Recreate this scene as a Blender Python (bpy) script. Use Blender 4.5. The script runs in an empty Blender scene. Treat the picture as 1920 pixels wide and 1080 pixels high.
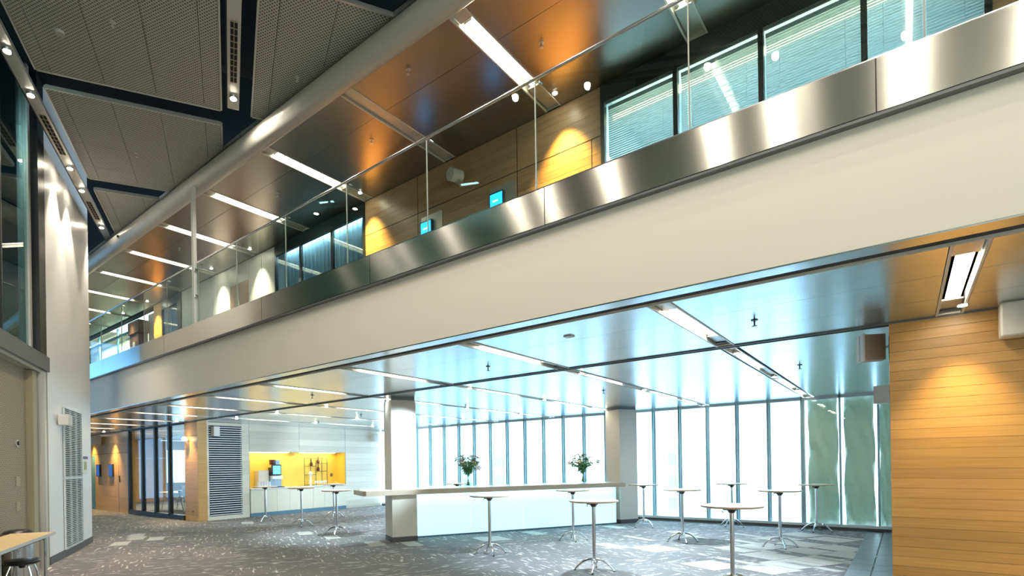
import bpy, bmesh, math, random
from mathutils import Vector, Matrix
random.seed(7)
SC = bpy.context.scene
COL = SC.collection
PI = math.pi

# ------------------------------------------------------------------ camera, sky, exposure
EYE = 1.69
cam_d = bpy.data.cameras.new('camera'); cam = bpy.data.objects.new('camera', cam_d); COL.objects.link(cam)
_y, _r = math.radians(39.72), math.radians(-0.88)
fw = Vector((-math.sin(_y), math.cos(_y), 0)); rt = Vector((math.cos(_y), math.sin(_y), 0)); up = Vector((0, 0, 1))
r2 = math.cos(_r) * rt + math.sin(_r) * up; u2 = -math.sin(_r) * rt + math.cos(_r) * up
m = Matrix((r2, u2, -fw)).transposed().to_4x4(); m.translation = (0, 0, EYE)
cam.matrix_world = m
cam_d.sensor_width = 36; cam_d.lens = 1012 / 1920 * 36
cam_d.shift_x = (960 - 858) / 1920; cam_d.shift_y = (871 - 540) / 1920
cam_d.clip_end = 500
SC.camera = cam
SC.view_settings.view_transform = 'Standard'; SC.view_settings.look = 'None'
SC.view_settings.gamma = 1; SC.view_settings.use_curve_mapping = False
SC.view_settings.exposure = 1.5
SC.cycles.use_denoising = True
SC.cycles.max_bounces = 9; SC.cycles.diffuse_bounces = 5; SC.cycles.glossy_bounces = 5
SC.cycles.transparent_max_bounces = 24; SC.cycles.transmission_bounces = 6
SC.cycles.caustics_reflective = False; SC.cycles.caustics_refractive = False
SC.cycles.sample_clamp_indirect = 6.0
w = bpy.data.worlds.new('sky'); SC.world = w; w.use_nodes = True
_nt = w.node_tree; _bg = _nt.nodes['Background']
_tc = _nt.nodes.new('ShaderNodeTexCoord'); _sx = _nt.nodes.new('ShaderNodeSeparateXYZ'); _cr = _nt.nodes.new('ShaderNodeValToRGB')
_nt.links.new(_tc.outputs['Generated'], _sx.inputs[0]); _nt.links.new(_sx.outputs['Z'], _cr.inputs[0]); _nt.links.new(_cr.outputs[0], _bg.inputs[0])
_cr.color_ramp.elements[0].position = 0.0; _cr.color_ramp.elements[0].color = (0.70, 0.88, 1.0, 1)
_cr.color_ramp.elements[1].position = 0.5; _cr.color_ramp.elements[1].color = (0.50, 0.78, 1.0, 1)
_bg.inputs[1].default_value = 2.3

def portal(loc, rot, sx, sy):
    d = bpy.data.lights.new('window_portal', 'AREA'); d.shape = 'RECTANGLE'; d.size = sx; d.size_y = sy
    d.cycles.is_portal = True
    o = bpy.data.objects.new('window_portal', d); COL.objects.link(o); o.location = loc; o.rotation_euler = rot
portal((6.85, -1.0, 3.7), (PI / 2, 0, PI / 2), 15.5, 7.2)       # daylight of the added side glazing of the hall
portal((-8.6, 15.9, 1.65), (PI / 2, 0, PI), 17.5, 3.1)       # daylight of the far window wall (points to -Y)
portal((-3.0, -8.9, 3.7), (PI / 2, 0, 0), 19.5, 7.2)        # daylight of the added rear glazing of the hall

def lamp_spot(loc, target, energy, angle, col=(1, .86, .66), blend=.6, size=.04):
    d = bpy.data.lights.new('spot_lamp', 'SPOT'); d.energy = energy; d.spot_size = math.radians(angle); d.spot_blend = blend
    d.color = col; d.shadow_soft_size = size
    o = bpy.data.objects.new('spot_lamp', d); COL.objects.link(o); o.location = loc
    o.rotation_euler = (Vector(target) - Vector(loc)).to_track_quat('-Z', 'Y').to_euler()
    return o

# ------------------------------------------------------------------ hall grid frame (rotated against the balcony)
TH = math.radians(62.58)
HN = Vector((math.cos(TH), math.sin(TH), 0)); HH = Vector((-math.sin(TH), math.cos(TH), 0))
def H(h, n, z=0): return HH * h + HN * n + Vector((0, 0, z))
# a local frame rotated by TH has x = n, y = h

# ------------------------------------------------------------------ materials
MATS = {}
def new_mat(name):
    m = bpy.data.materials.new(name); m.use_nodes = True
    return m, m.node_tree, m.node_tree.nodes['Principled BSDF']
def N(nt, t, **kw):
    n = nt.nodes.new(t)
    for k, v in kw.items():
        if k in ('inp',):
            for a, b in v.items(): n.inputs[a].default_value = b
        else: setattr(n, k, v)
    return n
def plain(name, col, rough=.6, metal=0, var=.04, scale=6, bump=0, spec=None, aniso=0):
    m, nt, p = new_mat(name)
    g = N(nt, 'ShaderNodeNewGeometry'); no = N(nt, 'ShaderNodeTexNoise', inp={'Scale': scale, 'Detail': 3})
    nt.links.new(g.outputs['Position'], no.inputs['Vector'])
    mx = N(nt, 'ShaderNodeMix', data_type='RGBA'); mx.inputs[6].default_value = (*[c * (1 - var) for c in col], 1)
    mx.inputs[7].default_value = (*[min(1, c * (1 + var)) for c in col], 1)
    nt.links.new(no.outputs[0], mx.inputs[0]); nt.links.new(mx.outputs[2], p.inputs['Base Color'])
    p.inputs['Roughness'].default_value = rough; p.inputs['Metallic'].default_value = metal
    if spec is not None: p.inputs['Specular IOR Level'].default_value = spec
    if aniso: p.inputs['Anisotropic'].default_value = aniso
    if bump:
        b = N(nt, 'ShaderNodeBump', inp={'Strength': bump, 'Distance': .01}); nt.links.new(no.outputs[0], b.inputs['Height']); nt.links.new(b.outputs[0], p.inputs['Normal'])
    MATS[name] = m; return m
def emit(name, col, s):
    m, nt, p = new_mat(name); p.inputs['Base Color'].default_value = (*col, 1)
    p.inputs['Emission Color'].default_value = (*col, 1); p.inputs['Emission Strength'].default_value = s; MATS[name] = m; return m
def wood(name, c1, c2, rough=.38, vert=False):
    m, nt, p = new_mat(name)
    g = N(nt, 'ShaderNodeNewGeometry'); oi = N(nt, 'ShaderNodeObjectInfo')
    mp = N(nt, 'ShaderNodeMapping'); mp.inputs['Scale'].default_value = (1.2, 1.2, 45) if not vert else (30, 30, 1)
    nt.links.new(g.outputs['Position'], mp.inputs[0])
    ad = N(nt, 'ShaderNodeVectorMath', operation='ADD'); cx = N(nt, 'ShaderNodeCombineXYZ'); ml = N(nt, 'ShaderNodeMath', operation='MULTIPLY'); ml.inputs[1].default_value = 37
    nt.links.new(oi.outputs['Random'], ml.inputs[0]); nt.links.new(ml.outputs[0], cx.inputs[0]); nt.links.new(mp.outputs[0], ad.inputs[0]); nt.links.new(cx.outputs[0], ad.inputs[1])
    no = N(nt, 'ShaderNodeTexNoise', inp={'Scale': 1.3, 'Detail': 6, 'Roughness': .6}); nt.links.new(ad.outputs[0], no.inputs['Vector'])
    m1 = N(nt, 'ShaderNodeMix', data_type='RGBA'); m1.inputs[6].default_value = (*c1, 1); m1.inputs[7].default_value = (*c2, 1)
    mr = N(nt, 'ShaderNodeMapRange', inp={'From Min': .3, 'From Max': .7}); nt.links.new(no.outputs[0], mr.inputs[0]); nt.links.new(mr.outputs[0], m1.inputs[0])
    hs = N(nt, 'ShaderNodeHueSaturation'); vr = N(nt, 'ShaderNodeMapRange', inp={'To Min': .88, 'To Max': 1.12}); nt.links.new(oi.outputs['Random'], vr.inputs[0])
    nt.links.new(vr.outputs[0], hs.inputs['Value']); nt.links.new(m1.outputs[2], hs.inputs['Color']); nt.links.new(hs.outputs[0], p.inputs['Base Color'])
    p.inputs['Roughness'].default_value = rough
    MATS[name] = m; return m
def glass(name, tint, refl=1.0, rough=0.0):
    m = bpy.data.materials.new(name); m.use_nodes = True; nt = m.node_tree; nt.nodes.clear()
    out = N(nt, 'ShaderNodeOutputMaterial'); tr = N(nt, 'ShaderNodeBsdfTransparent'); tr.inputs[0].default_value = (*tint, 1)
    gl = N(nt, 'ShaderNodeBsdfGlossy'); gl.inputs['Roughness'].default_value = rough
    g = N(nt, 'ShaderNodeNewGeometry'); dp = N(nt, 'ShaderNodeVectorMath', operation='DOT_PRODUCT'); nt.links.new(g.outputs['Normal'], dp.inputs[0]); nt.links.new(g.outputs['Incoming'], dp.inputs[1])
    ab = N(nt, 'ShaderNodeMath', operation='ABSOLUTE'); nt.links.new(dp.outputs['Value'], ab.inputs[0])
    sb = N(nt, 'ShaderNodeMath', operation='SUBTRACT'); sb.inputs[0].default_value = 1; nt.links.new(ab.outputs[0], sb.inputs[1])
    pw_ = N(nt, 'ShaderNodeMath', operation='POWER'); pw_.inputs[1].default_value = 5; nt.links.new(sb.outputs[0], pw_.inputs[0])
    ml = N(nt, 'ShaderNodeMath', operation='MULTIPLY_ADD'); ml.inputs[1].default_value = .8; ml.inputs[2].default_value = .035 * refl; nt.links.new(pw_.outputs[0], ml.inputs[0])
    mx = N(nt, 'ShaderNodeMixShader'); nt.links.new(ml.outputs[0], mx.inputs[0]); nt.links.new(tr.outputs[0], mx.inputs[1]); nt.links.new(gl.outputs[0], mx.inputs[2]); nt.links.new(mx.outputs[0], out.inputs[0])
    MATS[name] = m; return m

plain('white_paint', (.80, .81, .82), .35, var=.015)
plain('cream_paint', (.74, .70, .61), .5, var=.02, scale=.6)
plain('column_paint', (.80, .75, .66), .4, var=.02)
plain('dark_skirting', (.09, .09, .095), .5)
plain('grey_trim', (.16, .17, .18), .4, .3)
plain('joint', (.34, .36, .31), .5)
plain('gap_grey', (.06, .065, .07), .8)
plain('dark_frame', (.03, .035, .038), .35, .4)
plain('dark_void', (.012, .013, .015), .9)
plain('truss', (.05, .05, .05), .6)
plain('light_metal', (.62, .61, .57), .35, .6)
plain('pale_trim', (.72, .70, .64), .4)
plain('beige', (.34, .29, .185), .5, var=.03)
plain('chrome', (.72, .73, .74), .16, 1)
plain('dark_plastic', (.03, .03, .035), .45)
plain('black_leather', (.015, .015, .016), .35)
plain('teal_curtain', (.10, .24, .25), .7, var=.2, scale=2)
plain('slate', (.15, .19, .21), .35, var=.15, scale=5)
plain('louver_white', (.62, .66, .67), .4)
plain('speaker_white', (.66, .65, .60), .4)
plain('speaker_cloth', (.42, .36, .28), .8)
plain('post_paint', (.62, .66, .63), .35, var=.02)
plain('tube_paint', (.50, .50, .45), .38, .15, var=.03, scale=2)
plain('outdoor_ground', (.50, .55, .58), .9)
plain('outdoor_wall', (.62, .70, .75), .8)
plain('outdoor_dark', (.36, .46, .54), .5)
plain('curtain_blue', (.20, .30, .35), .7, var=.2, scale=2)
plain('mullion', (.30, .52, .58), .4, .2)  # window overexposure put into its pale cyan colour
plain('mullion_pale', (.70, .80, .82), .4)
plain('frost_panel', (.82, .90, .93), .55)
plain('niche_yellow', (.88, .56, .06), .45, var=.08, scale=2)
plain('counter_white', (.80, .80, .78), .4)
plain('cabinet_pale', (.76, .70, .56), .4, var=.03)
plain('kick_blue', (.10, .22, .30), .4)
plain('bottle_glass', (.12, .03, .015), .1)
plain('machine_grey', (.30, .36, .40), .3, .5)
plain('china', (.85, .85, .84), .25)
plain('leaf', (.16, .38, .16), .5, var=.4, scale=20)
plain('petal', (.85, .55, .50), .5, var=.15, scale=20)
plain('petal_white', (.88, .80, .72), .5, var=.1, scale=20)
plain('screen_rim', (.02, .03, .05), .3)
plain('blinds', (.70, .75, .74), .35, .2, var=.03)
plain('blind_bright', (.85, .85, .78), .35)
plain('office_wall', (.40, .52, .58), .5)
plain('white_fabric', (.74, .72, .68), .45, .1, var=.05, scale=1.2)
plain('brown_stone', (.22, .11, .06), .4)
plain('bar_top', (.62, .52, .40), .35, var=.05)
plain('table_white', (.82, .79, .74), .25)
plain('table_edge', (.60, .42, .25), .45)
plain('desk_wood', (.74, .55, .30), .4, var=.06, scale=3)
plain('paper', (.75, .76, .72), .6)
plain('paper_violet', (.16, .12, .25), .6)
plain('sign_green', (.35, .42, .22), .6)
plain('detector', (.5, .5, .48), .5)
wood('wood_gold', (.50, .27, .08), (.62, .36, .12))
wood('wood_brown', (.42, .235, .12), (.54, .34, .19))
wood('wood_daylit', (.66, .60, .48), (.76, .70, .58))  # paler copy of the wood, overexposing daylight put into its colour
emit('lamp_white', (1, .90, .70), 9)
emit('lamp_spot', (1, .88, .68), 60)
emit('lamp_warm', (1, .82, .5), 5)
emit('screen_blue', (.02, .36, .92), 1.0)
emit('screen_text', (.9, .97, 1), 1.0)
emit('screen_navy', (.01, .05, .2), .5)
emit('screen_machine', (.10, .45, .7), .8)
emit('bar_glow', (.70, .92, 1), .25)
glass('glass_rail', (.86, .93, .90), 1.0)
glass('glass_window', (.90, .97, .99), .9)
glass('glass_rear', (.74, .70, .63), .8)  # warm dim tint shapes the daylight through the added hall glazing
glass('glass_far', (.38, .55, .68), .8)
glass('glass_office', (.82, .92, .95), 1.6)
glass('glass_hall', (.45, .62, .60), 1.6)
glass('glass_room', (.85, .90, .88), 1.3)
glass('glass_vase', (.85, .92, .93), 1.3)

def ceiling_metal(name, col, rough, bump):
    m, nt, p = new_mat(name)
    p.inputs['Base Color'].default_value = (*col, 1); p.inputs['Metallic'].default_value = 1; p.inputs['Roughness'].default_value = rough
    g = N(nt, 'ShaderNodeNewGeometry'); mp = N(nt, 'ShaderNodeMapping'); mp.inputs['Scale'].default_value = (.9, 2.2, 1); nt.links.new(g.outputs['Position'], mp.inputs[0])
    no = N(nt, 'ShaderNodeTexNoise', inp={'Scale': 1.1, 'Detail': 2}); nt.links.new(mp.outputs[0], no.inputs['Vector'])
    b = N(nt, 'ShaderNodeBump', inp={'Strength': bump, 'Distance': .02}); nt.links.new(no.outputs[0], b.inputs['Height']); nt.links.new(b.outputs[0], p.inputs['Normal'])
    MATS[name] = m
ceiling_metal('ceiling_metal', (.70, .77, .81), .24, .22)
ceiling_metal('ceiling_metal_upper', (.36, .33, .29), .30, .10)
ceiling_metal('brushed_steel', (.72, .70, .63), .3, 0)
# brushed fascia: vertical streaking of reflections
_m = MATS['brushed_steel']; _nt = _m.node_tree; _p = _nt.nodes['Principled BSDF']
_p.inputs['Anisotropic'].default_value = 1.0; _p.inputs['Roughness'].default_value = .235
for _l in list(_p.inputs['Normal'].links): _nt.links.remove(_l)
_cx = N(_nt, 'ShaderNodeCombineXYZ', inp={2: 1.0}); _nt.links.new(_cx.outputs[0], _p.inputs['Tangent'])

def perforated(name, base, hole, scale, rough=.6, flat=(0, 0, 0)):
    m, nt, p = new_mat(name)
    g = N(nt, 'ShaderNodeTexCoord'); mp = N(nt, 'ShaderNodeMapping'); mp.inputs['Rotation'].default_value = (0, 0, PI / 4)
    if flat != (0, 0, 0):
        sp = N(nt, 'ShaderNodeSeparateXYZ'); cb = N(nt, 'ShaderNodeCombineXYZ'); nt.links.new(g.outputs['Object'], sp.inputs[0])
        nt.links.new(sp.outputs['Y'], cb.inputs[0]); nt.links.new(sp.outputs['Z'], cb.inputs[1]); nt.links.new(cb.outputs[0], mp.inputs[0])
    else: nt.links.new(g.outputs['Object'], mp.inputs[0])
    v = N(nt, 'ShaderNodeTexVoronoi', voronoi_dimensions='2D', inp={'Scale': scale, 'Randomness': 0.0}); nt.links.new(mp.outputs[0], v.inputs['Vector'])
    mr = N(nt, 'ShaderNodeMapRange', inp={'From Min': .22, 'From Max': .38}); nt.links.new(v.outputs['Distance'], mr.inputs[0])
    mx = N(nt, 'ShaderNodeMix', data_type='RGBA'); mx.inputs[6].default_value = (*hole, 1); mx.inputs[7].default_value = (*base, 1)
    nt.links.new(mr.outputs[0], mx.inputs[0]); nt.links.new(mx.outputs[2], p.inputs['Base Color']); p.inputs['Roughness'].default_value = rough
    MATS[name] = m
perforated('perforated_metal', (.50, .50, .46), (.07, .07, .07), 26)
perforated('perforated_beige', (.36, .30, .19), (.05, .035, .02), 24, flat=(PI / 4, 0, 0))

def carpet():
    m, nt, p = new_mat('carpet')
    g = N(nt, 'ShaderNodeNewGeometry'); mp = N(nt, 'ShaderNodeMapping'); mp.inputs['Rotation'].default_value = (0, 0, -TH); nt.links.new(g.outputs['Position'], mp.inputs[0])
    # tile tone
    sc = N(nt, 'ShaderNodeVectorMath', operation='SCALE'); sc.inputs['Scale'].default_value = 1 / .7; nt.links.new(mp.outputs[0], sc.inputs[0])
    fl = N(nt, 'ShaderNodeVectorMath', operation='FLOOR'); nt.links.new(sc.outputs[0], fl.inputs[0])
    wn = N(nt, 'ShaderNodeTexWhiteNoise', noise_dimensions='2D'); nt.links.new(fl.outputs[0], wn.inputs['Vector'])
    m1 = N(nt, 'ShaderNodeMix', data_type='RGBA'); m1.inputs[6].default_value = (.14, .14, .145, 1); m1.inputs[7].default_value = (.20, .19, .185, 1); nt.links.new(wn.outputs['Value'], m1.inputs[0])
    # two families of flecks, one along each tile direction
    outs = []
    for s, off in (((3.2, 17, 1), 0), ((17, 3.2, 1), 9)):
        q = N(nt, 'ShaderNodeMapping'); q.inputs['Scale'].default_value = s; q.inputs['Location'].default_value = (off, off, 0); nt.links.new(mp.outputs[0], q.inputs[0])
        no = N(nt, 'ShaderNodeTexNoise', inp={'Scale': 1.0, 'Detail': 3, 'Roughness': .55, 'Distortion': .4}); nt.links.new(q.outputs[0], no.inputs['Vector'])
        r = N(nt, 'ShaderNodeMapRange', inp={'From Min': .59, 'From Max': .64}); nt.links.new(no.outputs[0], r.inputs[0]); outs.append(r)
    st = N(nt, 'ShaderNodeMath', operation='GREATER_THAN'); st.inputs[1].default_value = .5; nt.links.new(wn.outputs['Value'], st.inputs[0])
    mf = N(nt, 'ShaderNodeMix', data_type='FLOAT'); nt.links.new(st.outputs[0], mf.inputs[0]); nt.links.new(outs[0].outputs[0], mf.inputs[2]); nt.links.new(outs[1].outputs[0], mf.inputs[3])
    m2 = N(nt, 'ShaderNodeMix', data_type='RGBA'); m2.inputs[7].default_value = (.62, .60, .55, 1); nt.links.new(mf.outputs[0], m2.inputs[0]); nt.links.new(m1.outputs[2], m2.inputs[6])
    nt.links.new(m2.outputs[2], p.inputs['Base Color']); p.inputs['Roughness'].default_value = .75; p.inputs['Specular IOR Level'].default_value = .35
    MATS['carpet'] = m
carpet()
plain('pale_carpet', (.50, .50, .46), .8, var=.1, scale=30)
def tarp():
    m, nt, p = new_mat('tarp'); g = N(nt, 'ShaderNodeNewGeometry')
    no = N(nt, 'ShaderNodeTexNoise', inp={'Scale': 2.2, 'Detail': 5, 'Distortion': 1.2}); nt.links.new(g.outputs['Position'], no.inputs['Vector'])
    b = N(nt, 'ShaderNodeBump', inp={'Strength': .6, 'Distance': .06}); nt.links.new(no.outputs[0], b.inputs['Height']); nt.links.new(b.outputs[0], p.inputs['Normal'])
    p.inputs['Base Color'].default_value = (.75, .77, .62, 1); p.inputs['Roughness'].default_value = .5
    t = N(nt, 'ShaderNodeBsdfTranslucent'); t.inputs[0].default_value = (.50, .54, .42, 1); mx = N(nt, 'ShaderNodeMixShader', inp={0: .32})
    o = nt.nodes['Material Output']; nt.links.new(p.outputs[0], mx.inputs[1]); nt.links.new(t.outputs[0], mx.inputs[2]); nt.links.new(mx.outputs[0], o.inputs[0]); MATS['tarp'] = m
tarp()

# ------------------------------------------------------------------ mesh helpers
class MB:
    def __init__(s): s.v = []; s.f = []
    def box(s, a, b):
        x0, y0, z0 = a; x1, y1, z1 = b; i = len(s.v)
        s.v += [(x0, y0, z0), (x1, y0, z0), (x1, y1, z0), (x0, y1, z0), (x0, y0, z1), (x1, y0, z1), (x1, y1, z1), (x0, y1, z1)]
        s.f += [tuple(i + k for k in q) for q in ((0, 3, 2, 1), (4, 5, 6, 7), (0, 1, 5, 4), (1, 2, 6, 5), (2, 3, 7, 6), (3, 0, 4, 7))]
        return s
    def prism(s, poly, z0, z1):
        i = len(s.v); n = len(poly); s.v += [(x, y, z0) for x, y in poly] + [(x, y, z1) for x, y in poly]
        s.f += [tuple(i + n - 1 - k for k in range(n)), tuple(i + n + k for k in range(n))]
        s.f += [(i + k, i + (k + 1) % n, i + n + (k + 1) % n, i + n + k) for k in range(n)]
        return s
    def lathe(s, prof, seg=24, c=(0, 0, 0)):
        i = len(s.v)
        for r, z in prof:
            for k in range(seg):
                a = 2 * PI * k / seg; s.v.append((c[0] + r * math.cos(a), c[1] + r * math.sin(a), c[2] + z))
        for j in range(len(prof) - 1):
            for k in range(seg):
                k2 = (k + 1) % seg; s.f.append((i + j * seg + k, i + j * seg + k2, i + (j + 1) * seg + k2, i + (j + 1) * seg + k))
        s.f.append(tuple(i + seg - 1 - k for k in range(seg))); s.f.append(tuple(i + (len(prof) - 1) * seg + k for k in range(seg)))
        return s
    def tube(s, pts, rad, seg=10):
        pts = [Vector(p) for p in pts]; i = len(s.v); n = len(pts)
        for j, p in enumerate(pts):
            t = (pts[min(j + 1, n - 1)] - pts[max(j - 1, 0)]).normalized()
            a = Vector((0, 0, 1)) if abs(t.z) < .9 else Vector((1, 0, 0)); u = t.cross(a).normalized(); v = t.cross(u)
            r = rad[j] if isinstance(rad, (list, tuple)) else rad
            for k in range(seg):
                q = 2 * PI * k / seg; s.v.append(tuple(p + u * r * math.cos(q) + v * r * math.sin(q)))
        for j in range(n - 1):
            for k in range(seg):
                k2 = (k + 1) % seg; s.f.append((i + j * seg + k, i + j * seg + k2, i + (j + 1) * seg + k2, i + (j + 1) * seg + k))
        s.f.append(tuple(i + seg - 1 - k for k in range(seg))); s.f.append(tuple(i + (n - 1) * seg + k for k in range(seg)))
        return s
    def mesh(s, name, mat, smooth=False):
        me = bpy.data.meshes.new(name); me.from_pydata(s.v, [], s.f)
        bm = bmesh.new(); bm.from_mesh(me); bmesh.ops.recalc_face_normals(bm, faces=bm.faces); bm.to_mesh(me); bm.free()
        if mat: me.materials.append(MATS[mat])
        if smooth:
            me.shade_smooth()
            try: me.set_sharp_from_angle(angle=math.radians(38))
            except Exception: pass
        return me
    def build(s, name, mat, parent=None, smooth=False, loc=None):
        return link(name, s.mesh(name, mat, smooth), parent, loc)
def link(name, me, parent=None, loc=None):
    o = bpy.data.objects.new(name, me); COL.objects.link(o); o.parent = parent
    if loc is not None: o.location = loc
    return o
def tag(o, label=None, cat=None, group=None, kind=None):
    if label: o['label'] = label
    if cat: o['category'] = cat
    if group: o['group'] = group
    if kind: o['kind'] = kind
    return o
def empty(name, loc=(0, 0, 0), rz=0, label=None, cat=None, group=None, kind=None):
    o = bpy.data.objects.new(name, None); COL.objects.link(o); o.location = loc; o.rotation_euler = (0, 0, rz); o.empty_display_size = .1
    return tag(o, label, cat, group, kind)
def boxo(name, a, b, mat, parent=None): return MB().box(a, b).build(name, mat, parent)
def copy_tree(o, parent=None):
    c = o.copy(); COL.objects.link(c)
    if parent: c.parent = parent
    for ch in list(o.children): copy_tree(ch, c)
    return c
def struct(o, label=None): return tag(o, label, kind='structure')
def bevel(o, w=.01, seg=2):
    md = o.modifiers.new('bevel', 'BEVEL'); md.width = w; md.segments = seg; md.limit_method = 'ANGLE'; return o

# ------------------------------------------------------------------ main dimensions
ZC, ZU, ZH = 3.2, 7.4, 7.5          # lower, upper, hall ceiling
YF, YW, YG = 4.85, 7.75, 15.7        # balcony face, wood wall plane, far windows
TX = [.37, -1.81, -4.2, -6.6, -8.95, -11.2, -13.45, -15.65, -17.9, -20.1, -22.3, -24.5]       # lower troughs
TU = [.1, -2.1, -4.3, -6.5, -8.8, -11.05, -13.3, -15.55, -17.75, -19.95, -22.2, -24.4, -26.6]  # upper troughs
XK = -17.3                           # kitchenette wall

# ------------------------------------------------------------------ floor
fl = boxo('floor', (-34, -9.2, -.2), (7, 15.85, 0), 'carpet'); struct(fl, 'grey flecked carpet floor of the hall')
tile_me = MB().box((0, 0, 0), (.68, .68, .006)).mesh('carpet_tile', 'pale_carpet')
half_me = MB().box((0, 0, 0), (.34, .68, .006)).mesh('carpet_tile', 'pale_carpet')
strip_me = MB().box((0, 0, 0), (.17, .9, .006)).mesh('carpet_tile', 'pale_carpet')
def pale(h, n, me=tile_me):
    p = H(h, n, 0); o = link('carpet_tile', me, fl, p); o.rotation_euler = (0, 0, TH)
for h_, n_ in ((6.1, 6.8), (7.8, 7.25), (7.05, 8.6), (7.05, 9.3), (10.6, 5.08)): pale(h_, n_)
for h_, n_ in ((14.6, -1.85), (14.95, -2.3), (15.6, -2.4), (14.0, -2.5), (13.8, 1.55), (12.7, 2.05), (11.15, 2.7), (10.75, 3.4), (17.4, .3), (11.0, 6.6), (8.5, 6.9), (9.3, 9.6), (11.0, 9.0)): pale(h_, n_, half_me)
for h_, n_ in ((5.6, 8.0), (5.6, 8.7), (6.3, 8.35), (6.3, 9.4), (5.7, 9.6), (6.9, 10.1), (7.6, 10.4), (7.0, 11.2), (7.8, 11.4), (6.2, 10.2), (5.5, 7.3)): pale(h_, n_)
for h_, n_ in ((5.2, 8.3), (5.35, 9.1), (6.75, 9.0), (6.0, 7.7), (7.5, 9.7), (8.3, 10.6), (8.6, 9.4), (7.0, 12.0), (9.0, 8.2)): pale(h_, n_, strip_me)
for i in range(14):                                # slate border beside the wood wall
    y = 7.9 + i * .56
    for x0, x1 in ((-.70, -.41), (-.40, -.02)):
        boxo('slate_tile', (x0, y, 0), (x1 - .008, y + .552, .008), 'slate', fl)
for i in range(12): boxo('slate_tile', (-7.6 + i * .6, 15.46, 0), (-7.6 + i * .6 + .592, 15.6, .008), 'slate', fl)

# ------------------------------------------------------------------ room shell around the view
struct(boxo('wall_rear', (-13.2, -9.2, 7.4), (7, -9.0, 8.8), 'white_paint'))
struct(boxo('wall_right', (6.9, -9.2, 7.4), (7.1, 7.6, 8.8), 'white_paint')); struct(boxo('wall_right_low', (6.9, 4.5, 0), (7.1, 7.9, 7.4), 'cream_paint'))
wr = empty('added_window_rear'); struct(wr, 'added unseen glazing behind the camera that lets daylight into the hall')  # glazing made up behind the view to light the beam face
for i in range(11):
    x = -12 + i * 1.9
    boxo('mullion', (x, -9.15, 0), (x + .1, -9.0, 7.4), 'dark_frame', wr)
    boxo('pane', (x + .1, -9.1, 0), (x + 1.9, -9.09, 7.4), 'glass_rear', wr)
ws = empty('added_window_side'); struct(ws, 'added unseen glazing at the right that lets daylight into the hall')  # glazing made up out of view to send more daylight into the hall
for i in range(8):
    y = -9 + i * 1.7
    boxo('mullion', (6.95, y, 0), (7.05, y + .1, 7.4), 'dark_frame', ws)
    boxo('pane', (7.0, y + .1, 0), (7.01, min(y + 1.7, 4.5), 7.4), 'glass_rear', ws)
struct(boxo('ceiling_void', (-34, -9.2, 8.7), (7, 8.0, 8.8), 'dark_void'), 'black roof void above the hall panels')
struct(boxo('wall_end', (-31.2, 4.8, 3.3), (-31, 15.9, 8.7), 'wood_brown')); struct(boxo('wall_end_low', (-31.2, 4.8, 0), (-31, 12.2, 3.3), 'wood_brown'))
struct(boxo('wall_end_hall', (-31.2, -9.2, 0), (-31, -2, 8.7), 'white_paint')); struct(boxo('wall_rear_left', (-31, -9.2, 0), (-13.2, -9.0, 8.7), 'white_paint'))
we = empty('added_window_rear1'); struct(we, 'tall glazing at the far left end of the hall')
for i in range(6):
    boxo('mullion', (-31.15, -2 + i * 1.34, 0), (-31.0, -1.9 + i * 1.34, 8.7), 'mullion', we)
    if i < 5: boxo('pane', (-31.1, -1.9 + i * 1.34, 0), (-31.09, -.66 + i * 1.34, 8.7), 'glass_far', we)
struct(boxo('light_block_upper', (-31, 7.80, 7.37), (7, 8.0, 7.72), 'dark_void'))  # unseen dark box added to stop sky light leaking over the upper wall

# ------------------------------------------------------------------ balcony beam, fascia

beam = MB(); beam.box((-31, YF, 3.2), (7, 5.02, 4.08)); beam.box((-31, 5.0, 3.3), (7, 7.6, 4.3))
bo = beam.build('balcony_beam', 'cream_paint'); struct(bo, 'long cream painted beam face under the steel fascia of the balcony')
boxo('soffit', (-31, YF + .002, 3.188), (7, 5.03, 3.199), 'ceiling_metal', bo)
boxo('shadow_gap', (-31, 5.03, 3.21), (7, 5.19, 3.23), 'gap_grey', bo)
boxo('edge_rail', (-31, 5.19, 3.185), (7, 5.20, 3.22), 'pale_trim', bo)
fa = empty('steel_fascia'); struct(fa, 'brushed stainless steel fascia along the balcony edge')
xs = [-31, -27, -23.2, -19.4, -15.6, -11.9, -8.1, -5.43, -2.78, -.13, 2.52, 5.2, 7]
for a, b in zip(xs, xs[1:]): boxo('steel_panel', (a + .004, YF - .07, 4.10), (b - .004, YF - .06, 4.475), 'brushed_steel', fa)
boxo('backing', (-31, YF - .059, 4.09), (7, YF + .02, 4.47), 'dark_frame', fa)
boxo('top_cap', (-31, YF - .07, 4.476), (7, YF + .04, 4.486), 'chrome', fa)
boxo('lower_lip', (-31, YF - .065, 4.075), (7, YF, 4.098), 'grey_trim', fa)
struct(boxo('floor_upper', (-31, 5.0, 4.3), (7, YW, 4.4), 'carpet'))

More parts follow.
